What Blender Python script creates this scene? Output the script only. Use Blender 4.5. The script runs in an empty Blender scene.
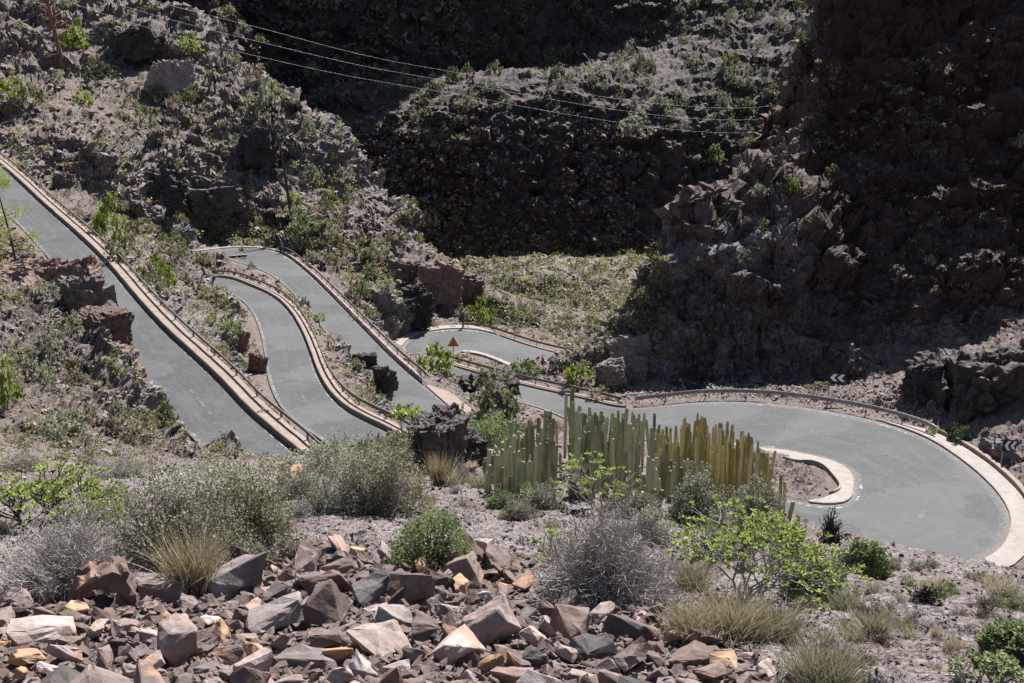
import bpy, math, random
import numpy as np
from mathutils import Vector, Matrix
random.seed(7); rng = np.random.default_rng(7)
scene = bpy.context.scene
COL = scene.collection
# ------------------------------------------------------------------ camera, sky, sun, exposure
PITCH = math.radians(12.35); F = 1100.0; CZ = 60.0
cam_d = bpy.data.cameras.new('camera'); cam = bpy.data.objects.new('camera', cam_d); COL.objects.link(cam)
cam.location = (0, 0, CZ); cam.rotation_euler = (math.pi/2 - PITCH, 0, 0)
cam_d.sensor_width = 36.0; cam_d.lens = F/1024*36.0; cam_d.clip_start = 0.1; cam_d.clip_end = 3000
scene.camera = cam
SUN_AZ, SUN_EL = math.radians(24), math.radians(51)
sdir = Vector((math.sin(SUN_AZ)*math.cos(SUN_EL), math.cos(SUN_AZ)*math.cos(SUN_EL), math.sin(SUN_EL)))
world = bpy.data.worlds.new('World'); scene.world = world; world.use_nodes = True
wn = world.node_tree; bg = wn.nodes['Background']
sky = wn.nodes.new('ShaderNodeTexSky'); sky.sky_type = 'NISHITA'; sky.sun_disc = False
sky.sun_elevation = SUN_EL; sky.sun_rotation = SUN_AZ; sky.altitude = 600
wn.links.new(sky.outputs[0], bg.inputs[0]); bg.inputs[1].default_value = 0.055
sun_d = bpy.data.lights.new('sun', 'SUN'); sun_d.energy = 5.0; sun_d.angle = math.radians(0.5); sun_d.color = (1.0, 0.965, 0.92)
sun = bpy.data.objects.new('sun', sun_d); COL.objects.link(sun); sun.location = (60, 60, 160)
sun.rotation_euler = sdir.to_track_quat('Z', 'Y').to_euler()
vs = scene.view_settings; vs.view_transform = 'Standard'; vs.look = 'None'; vs.gamma = 1.0; vs.use_curve_mapping = False
vs.exposure = 1.28
scene.render.engine = 'CYCLES'
scene.cycles.max_bounces = 5; scene.cycles.diffuse_bounces = 3; scene.cycles.glossy_bounces = 1
scene.cycles.transparent_max_bounces = 4; scene.cycles.caustics_reflective = False; scene.cycles.caustics_refractive = False
# ------------------------------------------------------------------ geometry of the view (used to survey the site)
CP, SP = math.cos(PITCH), math.sin(PITCH)
def ray(px, py):
    a = (px-512)/F; b = (341.5-py)/F
    return np.array([a, CP + b*SP, -SP + b*CP])
def at_d(px, py, D):
    r = ray(px, py); return r*(D/r[1])
def at_h(px, py, H):
    r = ray(px, py); return r*(-H/r[2])
# ------------------------------------------------------------------ noise
def _h(ix, iy, iz, s=0):
    with np.errstate(over='ignore'):
        h = (ix.astype(np.int64)*374761393 + iy.astype(np.int64)*668265263 + iz.astype(np.int64)*2147483647 + s*1274126177) & 0xffffffff
        h = ((h ^ (h >> 13))*1274126177) & 0xffffffff
        h = ((h ^ (h >> 16))*2246822519) & 0xffffffff
        h = h ^ (h >> 15)
    return (h & 0xffffff)/float(0xffffff)
def vnoise(p, s=0):
    i = np.floor(p); f = p-i; i = i.astype(np.int64); f = f*f*(3-2*f)
    r = 0
    for dx in (0, 1):
        wx = f[:, 0] if dx else 1-f[:, 0]
        for dy in (0, 1):
            wy = f[:, 1] if dy else 1-f[:, 1]
            for dz in (0, 1):
                wz = f[:, 2] if dz else 1-f[:, 2]
                r = r + wx*wy*wz*_h(i[:, 0]+dx, i[:, 1]+dy, i[:, 2]+dz, s)
    return r*2-1
def fbm(p, o=4, s=0, ridged=False):
    r = 0; a = 1; t = 0
    for k in range(o):
        n = vnoise(p*(2**k)*1.03, s+k*17)
        if ridged: n = 1-2*np.abs(n)
        r = r+a*n; t += a; a *= 0.5
    return r/t
def facets(p, s=0, tilt=1.0):
    """blocky fractured rock: every cell has its own height and its own tilted plane"""
    i0 = np.floor(p-0.5).astype(np.int64)
    best = np.full(len(p), 1e9); val = np.zeros(len(p)); second = np.full(len(p), 1e9)
    for dx in (0, 1):
        for dy in (0, 1):
            for dz in (0, 1):
                cx, cy, cz = i0[:, 0]+dx, i0[:, 1]+dy, i0[:, 2]+dz
                jx = cx+.5+(_h(cx, cy, cz, s+1)-.5)*.8; jy = cy+.5+(_h(cx, cy, cz, s+2)-.5)*.8; jz = cz+.5+(_h(cx, cy, cz, s+3)-.5)*.8
                ex, ey, ez = p[:, 0]-jx, p[:, 1]-jy, p[:, 2]-jz
                d = ex*ex+ey*ey+ez*ez
                v = (_h(cx, cy, cz, s+4)*2-1) + tilt*((_h(cx, cy, cz, s+5)*2-1)*ex + (_h(cx, cy, cz, s+6)*2-1)*ey + (_h(cx, cy, cz, s+7)*2-1)*ez)
                m = d < best
                second = np.where(m, best, np.minimum(second, d)); val = np.where(m, v, val); best = np.where(m, d, best)
    edge = np.clip((np.sqrt(second)-np.sqrt(best))*5.5, 0, 1)
    return (val+.45)*edge - .45
_DN = {}
def dnoise(x, y, sx, sy, z, s, o=3):
    k = (sx, sy, z, s, o)
    if k not in _DN:
        gx, gy = np.meshgrid(np.arange(-80, 1160, 4), np.arange(-80, 780, 4), indexing='ij')
        _DN[k] = fbm(np.stack([gx.ravel()/sx, gy.ravel()/sy, np.full(gx.size, z)], 1), o, s).reshape(gx.shape)
    G_ = _DN[k]; return G_[min(max(int((x+80)/4), 0), G_.shape[0]-1), min(max(int((y+80)/4), 0), G_.shape[1]-1)]
def sstep(a, b, x):
    t = np.clip((x-a)/(b-a), 0, 1); return t*t*(3-2*t)
# ------------------------------------------------------------------ mesh helpers
def mk_mesh(name, verts, faces, mats=None, smooth=False, face_mat=None):
    """faces: list of (n,k) int arrays (k=3 or 4)"""
    me = bpy.data.meshes.new(name)
    verts = np.ascontiguousarray(verts, dtype=np.float32)
    if isinstance(faces, np.ndarray): faces = [faces]
    faces = [np.asarray(f, dtype=np.int32) for f in faces if len(f)]
    me.vertices.add(len(verts)); me.vertices.foreach_set('co', verts.ravel())
    nl = sum(f.size for f in faces); npoly = sum(len(f) for f in faces)
    me.loops.add(nl); me.polygons.add(npoly)
    me.loops.foreach_set('vertex_index', np.concatenate([f.ravel() for f in faces]))
    tot = np.concatenate([np.full(len(f), f.shape[1], dtype=np.int32) for f in faces])
    st = np.concatenate([[0], np.cumsum(tot)[:-1]]).astype(np.int32)
    me.polygons.foreach_set('loop_start', st)
    if face_mat is not None: me.polygons.foreach_set('material_index', np.asarray(face_mat, dtype=np.int32))
    me.update(calc_edges=True)
    me.polygons.foreach_set('use_smooth', np.full(npoly, smooth, dtype=bool))
    for m in (mats or []): me.materials.append(m)
    return me
def link(name, data, parent=None, loc=None):
    o = bpy.data.objects.new(name, data); COL.objects.link(o)
    if parent is not None: o.parent = parent
    if loc is not None: o.location = loc
    return o
def tag(o, label=None, cat=None, group=None, kind=None):
    if label: o['label'] = label
    if cat: o['category'] = cat
    if group: o['group'] = group
    if kind: o['kind'] = kind
    return o
def add_attr(me, name, arr):
    a = me.attributes.new(name, 'FLOAT', 'POINT'); a.data.foreach_set('value', np.asarray(arr, dtype=np.float32))
def catmull(P, n):
    P = np.asarray(P, float); Q = np.vstack([2*P[0]-P[1], P, 2*P[-1]-P[-2]]); out = []
    for i in range(1, len(Q)-2):
        p0, p1, p2, p3 = Q[i-1], Q[i], Q[i+1], Q[i+2]
        for t in np.linspace(0, 1, n, endpoint=False):
            out.append(.5*((2*p1)+(-p0+p2)*t+(2*p0-5*p1+4*p2-p3)*t*t+(-p0+3*p1-3*p2+p3)*t**3))
    out.append(Q[-2]); return np.array(out)
def resample(P, step):
    d = np.r_[0, np.cumsum(np.linalg.norm(np.diff(P[:, :3], axis=0), axis=1))]
    s = np.linspace(0, d[-1], max(2, int(round(d[-1]/step))+1))
    return np.stack([np.interp(s, d, P[:, k]) for k in range(P.shape[1])], 1)
# ------------------------------------------------------------------ materials
def mat_base(name, rough=0.9):
    m = bpy.data.materials.new(name); m.use_nodes = True; nt = m.node_tree
    b = nt.nodes['Principled BSDF']; b.inputs['Roughness'].default_value = rough
    if 'Specular IOR Level' in b.inputs: b.inputs['Specular IOR Level'].default_value = 0.25
    return m, nt, b
class NB:
    """small node builder"""
    def __init__(s, nt): s.nt = nt; s.L = nt.links
    def n(s, t, **k):
        x = s.nt.nodes.new(t)
        for a, v in k.items(): setattr(x, a, v)
        return x
    def put(s, v, sock):
        if hasattr(v, 'is_output') or isinstance(v, bpy.types.NodeSocket): s.L.new(v, sock)
        else: sock.default_value = v
    def pos(s): return s.n('ShaderNodeNewGeometry').outputs['Position']
    def obj(s): return s.n('ShaderNodeTexCoord').outputs['Object']
    def noise(s, scale, detail=4, rough=.6, vec=None, dist=0):
        x = s.n('ShaderNodeTexNoise'); x.inputs['Scale'].default_value = scale; x.inputs['Detail'].default_value = detail
        x.inputs['Roughness'].default_value = rough; x.inputs['Distortion'].default_value = dist
        s.L.new(vec if vec is not None else s.pos(), x.inputs['Vector']); return x.outputs['Fac']
    def vor(s, scale, feature='F1', vec=None, out='Distance', rnd=1.0):
        x = s.n('ShaderNodeTexVoronoi', feature=feature); x.inputs['Scale'].default_value = scale; x.inputs['Randomness'].default_value = rnd
        s.L.new(vec if vec is not None else s.pos(), x.inputs['Vector']); return x.outputs[out]
    def ramp(s, v, stops, interp='LINEAR'):
        x = s.n('ShaderNodeValToRGB'); r = x.color_ramp; r.interpolation = interp
        while len(r.elements) < len(stops): r.elements.new(0.5)
        for e, (p, c) in zip(r.elements, stops):
            e.position = p; e.color = (c, c, c, 1) if not hasattr(c, '__len__') else (*c[:3], 1)
        s.put(v, x.inputs[0]); return x.outputs[0]
    def math(s, op, a, b=0.0, clamp=False):
        x = s.n('ShaderNodeMath', operation=op, use_clamp=clamp); s.put(a, x.inputs[0]); s.put(b, x.inputs[1]); return x.outputs[0]
    def mix(s, f, a, b, mode='MIX'):
        x = s.n('ShaderNodeMix', data_type='RGBA', blend_type=mode)
        s.put(f, x.inputs[0])
        s.put((*a, 1) if isinstance(a, tuple) and len(a) == 3 else a, x.inputs[6]); s.put((*b, 1) if isinstance(b, tuple) and len(b) == 3 else b, x.inputs[7]); return x.outputs[2]
    def bump(s, h, strength, dist, normal=None):
        x = s.n('ShaderNodeBump'); x.inputs['Strength'].default_value = strength; x.inputs['Distance'].default_value = dist
        s.L.new(h, x.inputs['Height'])
        if normal is not None: s.L.new(normal, x.inputs['Normal'])
        return x.outputs[0]
    def attr(s, name): return s.n('ShaderNodeAttribute', attribute_name=name).outputs['Fac']
    def mapping(s, vec, scale):
        x = s.n('ShaderNodeMapping'); x.inputs['Scale'].default_value = scale; s.L.new(vec, x.inputs['Vector']); return x.outputs[0]

def terrain_material():
    m, nt, b = mat_base('rocky_ground', 0.88); N = NB(nt)
    steep = N.attr('steep'); red = N.attr('red'); scrub = N.attr('scrub'); fg = N.attr('near')
    n1 = N.noise(0.35, 6, .65); n2 = N.noise(2.3, 6, .7); n3 = N.noise(12, 5, .7)
    cell = N.vor(1.4, out='Color')
    sep = N.n('ShaderNodeSeparateColor'); N.L.new(cell, sep.inputs[0])
    # bare rock: purple grey basalt to rusty brown
    rock = N.ramp(n2, [(.3, (.045, .041, .044)), (.44, (.115, .103, .106)), (.56, (.25, .226, .226)), (.72, (.45, .415, .41))])
    rust = N.ramp(n3, [(.3, (.05, .029, .025)), (.55, (.12, .066, .050)), (.8, (.22, .13, .095))])
    rock = N.mix(N.math('MULTIPLY', red, .85), rock, rust)
    rock = N.mix(N.ramp(n1, [(.48, 0.), (.72, .4)]), rock, rust)
    rock = N.mix(N.ramp(sep.outputs[0], [(.0, 0.0), (1, .35)]), rock, (.13, .11, .105))
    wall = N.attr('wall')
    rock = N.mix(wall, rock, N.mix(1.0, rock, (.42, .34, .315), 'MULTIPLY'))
    soil = N.ramp(n3, [(.3, (.08, .066, .064)), (.5, (.18, .152, .147)), (.7, (.37, .325, .315))])
    broad = N.noise(.55, 4, .65)
    soil = N.mix(N.ramp(broad, [(.42, .0), (.6, .55)]), soil, N.mix(1.0, soil, (.62, .50, .44), 'MULTIPLY'))
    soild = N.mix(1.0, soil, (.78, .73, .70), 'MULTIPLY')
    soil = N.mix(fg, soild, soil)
    col = N.mix(N.ramp(steep, [(.25, 0.), (.6, 1.)]), soil, rock)
    # thin grass and low herbs
    veg = N.ramp(N.noise(1.3, 5, .75), [(.5, 0.), (.62, .8)])
    vegf = N.math('MULTIPLY', N.math('MULTIPLY', veg, scrub), N.ramp(n3, [(.4, .2), (.6, 1.)]))
    vcol = N.ramp(n3, [(.35, (.075, .078, .035)), (.6, (.185, .18, .085))])
    col = N.mix(vegf, col, vcol)
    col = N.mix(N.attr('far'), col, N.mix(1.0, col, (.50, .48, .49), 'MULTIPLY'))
    N.L.new(col, b.inputs['Base Color'])
    h = N.math('ADD', N.math('MULTIPLY', n2, .55), N.math('MULTIPLY', N.vor(3.1), .35))
    bn = N.bump(h, .9, .35)
    bn = N.bump(n3, .8, .07, bn)
    bn = N.bump(N.vor(16), .7, .03, bn)
    N.L.new(bn, b.inputs['Normal'])
    return m
# ------------------------------------------------------------------ the road, surveyed downhill; L / R are the driver's left and right
SEG = []
def trace(side, pts, w):
    """one traced road edge [(px,py,H)], road width w (number or list) -> left and right edge points"""
    E = np.array([at_h(*p) for p in pts]); n = len(E)
    w = np.full(n, w) if np.isscalar(w) else np.array(w)
    T = np.gradient(E[:, :2], axis=0); T /= np.linalg.norm(T, axis=1)[:, None]
    left = np.stack([-T[:, 1], T[:, 0]], 1)
    O = E.copy(); O[:, :2] += left*w[:, None]*(-1 if side == 'L' else 1)
    L, R = (E, O) if side == 'L' else (O, E)
    SEG.extend(zip(L, R))
def both(l, r): SEG.append((at_h(*l), at_h(*r)))
def world_st(x, d, h, hx, hy, w):
    t = np.array([hx, hy])/math.hypot(hx, hy); nL = np.array([-t[1], t[0]])
    SEG.append((np.array([x+nL[0]*w/2, d+nL[1]*w/2, -h]), np.array([x-nL[0]*w/2, d-nL[1]*w/2, -h])))
trace('L', [(-60, 118, 3.2), (0, 165, 8.1), (44, 205, 11.1), (98, 254, 13.8), (140, 303, 15.4), (170, 335, 16.4), (200, 362, 17.3),
            (230, 391, 18.1), (256, 421, 18.7), (283, 439, 19.0)], 4.3)
i_r1 = (0, len(SEG))
world_st(-11.5, 54.0, 19.3, .9, -.45, 4.6)
world_st(-7.0, 56.5, 19.5, .55, .85, 4.8)
world_st(-8.2, 61.5, 19.7, -.3, .95, 4.4)
a = len(SEG)
trace('R', [(361, 419, 20.0), (344, 408.6, 20.1), (330, 394.6, 20.3), (318, 374, 20.6), (311, 354, 20.9), (302, 332, 21.3), (290, 312, 21.8),
            (274, 297, 22.2), (250, 286, 22.6), (221, 277, 23.0)], 3.8)
i_r2 = (a, len(SEG))
world_st(-50, 146, 23.3, -.95, .3, 4.5)
world_st(-56.5, 153, 23.5, -.3, .95, 6)
world_st(-56, 164, 23.6, .5, .85, 7.5)
a = len(SEG)
trace('L', [(214, 250, 23.75), (248, 245.5, 23.9), (280, 252.5, 24.0), (306, 271, 24.3), (336, 300, 24.8), (366, 331, 25.2), (396, 361, 25.6), (424, 385, 25.9),
            (444, 402, 26.1), (465, 419, 26.3)], [9, 11, 9.5, 5.5, 4.4, 4.4, 4.6, 4.8, 5, 5])
i_r3 = (a, len(SEG))
world_st(1.5, 78.5, 26.8, .85, -.5, 5.5)
world_st(9, 74, 27.2, .97, -.2, 6.5)
world_st(16.5, 71.8, 27.5, 1, -.02, 7.5)
a = len(SEG)
both((838, 510, 27.9), (838, 566, 27.7))
both((852, 496, 28.05), (950, 578, 27.8))
both((854, 486, 28.15), (1010, 545, 27.8))
both((851, 472, 28.3), (1006, 502, 27.9))
both((838, 464, 28.5), (972, 468, 28.0))
both((819, 458, 28.8), (914, 430, 28.3))
both((795, 453, 29.0), (854, 416, 28.5))
both((770, 449, 29.3), (800, 406, 28.7))
both((720, 445, 29.7), (750, 402, 28.9))
both((672, 443, 30.0), (704, 401.5, 29.2))
both((625, 438, 30.3), (665, 405, 29.6))
both((585, 428, 30.5), (628, 410, 30.0))
trace('R', [(600, 403, 30.3), (561, 394, 30.7), (524, 386, 31.0), (494, 378, 31.3), (455, 367, 31.7)], [6, 5.5, 5.5, 5.5, 6])
world_st(-12.0, 133.5, 32.0, -.75, .65, 6.5)
both((399, 350, 32.3), (452, 357, 32.5))
both((412, 335.5, 32.1), (459, 352, 32.7))
both((437, 329, 32.0), (468, 350.5, 32.8))
both((465, 328, 32.2), (481, 352, 32.9))
both((492, 333, 32.6), (507, 363, 33.1))
both((525, 345, 33.0), (530, 371, 33.5))
both((552, 352.5, 33.3), (560, 375, 33.8))
both((581, 358, 33.8), (592, 378, 34.2))
both((603, 361, 34.2), (622, 378, 34.6))
world_st(19, 141, 35.0, .9, .5, 5.5)
world_st(25, 150, 36.0, .4, .9, 5.5)
world_st(27, 165, 37.5, .1, 1, 5)
NST = len(SEG)
EL = catmull([s[0] for s in SEG], 14); ER = catmull([s[1] for s in SEG], 14)
# a common dense set of stations
RC = (EL+ER)/2
seg_of = np.arange(len(RC))/14.0
_d = np.r_[0, np.cumsum(np.linalg.norm(np.diff(RC, axis=0), axis=1))]
_s = np.linspace(0, _d[-1], int(_d[-1]/0.6))
def _rs(A): return np.stack([np.interp(_s, _d, A[:, k]) for k in range(A.shape[1])], 1)
SEGI = np.interp(_s, _d, seg_of)
def smooth_rows(A, k):
    w = np.ones(k)/k; P = np.pad(A, ((k//2, k//2), (0, 0)), 'edge')
    return np.stack([np.convolve(P[:, c], w, 'valid') for c in range(A.shape[1])], 1)
EL = smooth_rows(_rs(EL), 13); ER = smooth_rows(_rs(ER), 13); RC = (EL+ER)/2; HW = np.linalg.norm((EL-ER)[:, :2], axis=1)/2
SDIST = _s
def st(seg): return int(np.argmin(np.abs(SEGI-seg)))    # dense index of a survey station

# ------------------------------------------------------------------ terrain survey points: (px, py, D)
G = [
 # foreground slope
 *[(px, 760, 4.6) for px in (-100, 250, 512, 750, 1120)],
 *[(px, 683, 6.2) for px in (-100, 100, 300, 512, 700, 900, 1120)],
 *[(px, 640, 7.8) for px in (-100, 100, 300, 512, 700, 900, 1120)],
 *[(px, 600, 9.8) for px in (-100, 100, 300, 512, 700, 900, 1120)],
 (-100, 560, 12), (60, 560, 12.6), (200, 560, 12.6), (350, 560, 12.8), (512, 555, 13), (650, 560, 12.5), (800, 575, 11.5), (950, 600, 10.6),
 (-100, 520, 15), (50, 520, 17), (200, 515, 18), (350, 515, 18), (500, 515, 18), (620, 520, 17.5), (740, 545, 16), (830, 545, 15.5), (930, 570, 15), (1050, 590, 14),
 (-100, 490, 19), (60, 485, 22), (200, 480, 24), (330, 482, 24), (430, 484, 24), (520, 490, 22.5), (600, 492, 22), (700, 505, 20.5), (770, 522, 19.5), (840, 533, 20), (900, 548, 20), (960, 560, 19), (1020, 572, 18), (1100, 582, 17),
 (200, 462, 29), (260, 464, 28), (330, 470, 27), (400, 474, 27), (470, 482, 25.5),
 (560, 486, 25), (650, 497, 24), (440, 450, 29), (520, 455, 30), (600, 468, 29), (850, 556, 24), (930, 575, 23), (1000, 590, 22), (1100, 600, 21),
 # behind the brow, down to the roads
 (220, 480, 38), (300, 490, 38), (410, 448, 33), (450, 420, 35), (490, 417, 36), (530, 424, 36), (580, 440, 35), (640, 455, 34), (700, 475, 32), (750, 500, 30), (785, 517, 28), (500, 450, 45), (570, 470, 45), (640, 490, 44), (720, 525, 42), (470, 455, 60), (540, 470, 60), (620, 490, 58), (820, 565, 38), (920, 590, 36), (1000, 605, 34), (1100, 620, 32),
 (300, 470, 46), (360, 452, 40), (720, 535, 56), (820, 575, 56), (920, 600, 54), (1000, 608, 52), (1080, 610, 50),
 (400, 440, 72), (430, 470, 66), (512, 470, 76),
 # left shoulder in front of the upper road
 (-100, 455, 26), (0, 460, 30), (70, 452, 33), (140, 455, 35), (180, 458, 37),
 (-100, 400, 40), (0, 405, 45), (60, 415, 43), (110, 425, 44), (150, 440, 45), (175, 448, 47),
 (-100, 330, 58), (-40, 345, 58), (0, 350, 59), (60, 355, 60), (100, 370, 59), (130, 405, 56), (158, 432, 54),
 (-100, 265, 75), (-40, 285, 75), (0, 292, 74), (40, 286, 77), (70, 290, 77), (95, 308, 75.5), (112, 345, 67),
 (-100, 225, 92), (-40, 238, 96), (0, 250, 96), (30, 256, 92),
 # between the first and second leg
 (-20, 128, 158), (20, 152, 148), (60, 185, 135), (100, 222, 120), (80, 205, 124), (140, 262, 108), (170, 292, 98), (195, 325, 88), (225, 358, 80), (250, 385, 74), (275, 408, 69), (300, 426, 66),
 (150, 235, 124), (195, 268, 122), (225, 300, 108), (238, 330, 96), (245, 358, 88), (256, 380, 80),
 (190, 240, 142), (215, 268, 136), (130, 205, 150), (160, 224, 142),
 # island between second and third leg
 (250, 272, 150), (290, 293, 134), (320, 322, 114), (345, 350, 101), (368, 372, 92), (385, 395, 84), (400, 412, 78),
 (262, 277, 142), (305, 303, 124), (335, 335, 107),
 # rock behind the upper hairpin, left hill
 (160, 222, 172), (200, 240, 186), (240, 238, 188), (150, 185, 180), (195, 198, 190), (240, 205, 193), (100, 160, 172), (100, 120, 195), (50, 90, 205), (0, 95, 190), (-60, 60, 205), (-120, 90, 190),
 (150, 130, 205), (200, 140, 208), (250, 150, 206), (270, 200, 196), (300, 225, 186), (280, 240, 180),
 (0, 0, 265), (60, 20, 255), (110, 0, 270), (140, 60, 240), (200, 80, 232), (200, 15, 265), (-100, -40, 285),
 (225, 35, 258), (245, 72, 246), (275, 82, 243), (310, 112, 234), (350, 142, 224), (372, 168, 216), (396, 206, 205), (430, 250, 192), (462, 278, 183), (495, 300, 174),
 (-100, -160, 340), (0, -140, 340), (120, -120, 330), (200, -90, 310),
 (320, 190, 204), (360, 230, 188), (330, 262, 166), (365, 290, 150), (390, 312, 142), (410, 300, 150), (440, 300, 166), (400, 262, 176), (420, 322, 152), (398, 338, 143), (445, 318, 162), (470, 312, 170),
 # behind that ridge
 (235, 180, 300), (280, 230, 285), (320, 250, 270), (360, 275, 255), (400, 300, 235), (440, 310, 220), (470, 305, 205),
 # canyon floor beyond the lowest leg
 (480, 318, 172), (520, 328, 170), (560, 338, 164), (600, 350, 155), (505, 300, 196), (560, 305, 195), (610, 320, 180), (500, 275, 232), (560, 275, 232), (620, 285, 225), (640, 262, 250),
 (470, 262, 262), (530, 255, 270), (590, 258, 272), (650, 255, 275), (720, 280, 270), (800, 320, 260),
 (380, 275, 285), (440, 262, 285), (500, 254, 290), (560, 248, 292), (620, 246, 294), (680, 248, 294), (760, 270, 290),
 # opposite wall
 (240, 130, 335), (300, 150, 325), (360, 140, 316), (400, 125, 312), (440, 118, 312), (500, 138, 308), (560, 126, 312), (610, 138, 312), (660, 122, 316), (720, 150, 318), (800, 160, 320),
 (250, 95, 362), (300, 92, 352), (350, 82, 350), (420, 78, 345), (500, 70, 350), (600, 66, 354), (700, 62, 358), (800, 52, 362),
 (240, 30, 398), (300, 32, 392), (380, 28, 388), (450, 14, 392), (530, 0, 402), (640, -20, 410), (750, -30, 414), (860, -40, 418),
 (240, -120, 412), (300, -200, 404), (380, -230, 402), (450, -240, 406), (500, -250, 410), (530, -240, 414), (528, -12, 405), (470, 8, 396), (552, -14, 409), (565, -70, 436), (500, -250, 440), (380, -240, 440), (640, -70, 460), (760, -90, 480), (900, -100, 480),  # unseen cliff above the view, added to shade the left of the slope
 (100, -240, 460), (240, -220, 420), (300, -250, 420), (520, -240, 500), (700, -180, 560), (950, -180, 560), (1150, -160, 560), (1150, -60, 430),
 # right cliff: verge, foot, face, crest, back
 (660, 394, 112), (710, 391, 112), (760, 391, 110.5), (810, 394, 108), (850, 402, 104), (890, 412, 99), (920, 424, 95),
 (630, 388, 121), (680, 384, 119), (740, 383, 117), (800, 386, 116), (860, 386, 113), (900, 384, 110),
 (622, 372, 121), (630, 350, 123), (645, 312, 125), (652, 350, 121), (656, 285, 126), (664, 255, 128), (674, 222, 134), (692, 184, 144), (716, 163, 152), (760, 124, 165), (788, 84, 173), (814, 46, 178), (830, 2, 184), (842, -70, 194),
 (690, 374, 120.5), (690, 300, 122.5), (690, 252, 126), (715, 215, 140), (740, 374, 120.5), (740, 300, 122.5), (740, 250, 126.5), (745, 200, 143), (760, 165, 153), (775, 130, 164),
 (800, 374, 120.5), (800, 300, 123), (800, 248, 127.5), (800, 190, 142), (808, 130, 156), (815, 90, 166), (850, 374, 121), (860, 300, 126), (860, 230, 132), (860, 160, 141), (860, 90, 149), (860, 20, 156), (870, -90, 166),
 (930, 345, 121), (930, 270, 127), (930, 180, 137), (930, 90, 147), (930, -20, 157), (940, -110, 168),
 (1000, 325, 121), (1000, 250, 128), (1000, 160, 138), (1000, 60, 150), (1000, -110, 167), (1080, 300, 121), (1080, 200, 134), (1080, 50, 150), (1090, -130, 168),
 (655, 350, 148), (672, 320, 152), (690, 295, 162), (716, 275, 172), (760, 240, 184), (800, 190, 194), (835, 130, 204), (870, 60, 208), (900, -80, 192), (900, 60, 208), (900, 200, 236), (900, 245, 275), (1000, -80, 192), (1000, 60, 208), (1000, 200, 238), (1000, 245, 280), (1100, -80, 192), (1100, 60, 210), (1100, 200, 240), (1100, 245, 280),
 (900, -170, 176), (980, -180, 178), (1080, -180, 178), (1120, -100, 172),  # unseen steep top above the view, added to keep the face in shade
 # lower right bank above the loop
 (960, 352, 103), (1020, 330, 106), (1090, 312, 106), (930, 372, 101), (1060, 400, 88), (1100, 400, 84), (1060, 462, 78), (1100, 470, 74), (1060, 520, 70), (1110, 540, 64), (1040, 580, 62), (1100, 590, 56),
]
# ------------------------------------------------------------------ interpolate the survey into one terrain sheet
gp = [at_d(*g) for g in G]
for e, k in ((EL, 1), (ER, 1)):
    gp += [q + np.array([0, 0, .05]) for q in e[::7]]
gp = np.array(gp)
KV = 4.2
def uv_of(x, y): return np.stack([x/y*3.2, np.log(y)*KV], 1)
Cu = uv_of(gp[:, 0], gp[:, 1]); Ct = -gp[:, 2]/gp[:, 1]
def kern(r): return np.sqrt(r*r + 0.0016)
dm = np.linalg.norm(Cu[:, None]-Cu[None], axis=2)
nC = len(Cu); A = np.zeros((nC+3, nC+3)); A[:nC, :nC] = kern(dm) - 0.004*np.eye(nC)
A[:nC, nC] = 1; A[:nC, nC+1:] = Cu; A[nC, :nC] = 1; A[nC+1:, :nC] = Cu.T
wts = np.linalg.solve(A, np.r_[Ct, 0, 0, 0])
def t_eval(uv):
    out = np.empty(len(uv))
    for i in range(0, len(uv), 20000):
        q = uv[i:i+20000]
        d = np.sqrt(((q[:, None]-Cu[None])**2).sum(2)+0.0016)
        out[i:i+20000] = d@wts[:nC] + wts[nC] + q@wts[nC+1:]
    return out
NU, NVc, NV = 800, 440, 1180
aa = np.concatenate([np.linspace(-0.95, -0.55, 41)[:-1], np.linspace(-0.55, 0.55, NU-80), np.linspace(0.55, 0.95, 41)[1:]]); ld = np.linspace(math.log(1.1), math.log(590), NVc)
aco = np.linspace(-0.95, 0.95, 330)
Ag, Lg = np.meshgrid(aco, ld, indexing='ij')
tc = t_eval(np.stack([Ag.ravel()*3.2, Lg.ravel()*KV], 1)).reshape(330, NVc)
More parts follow.
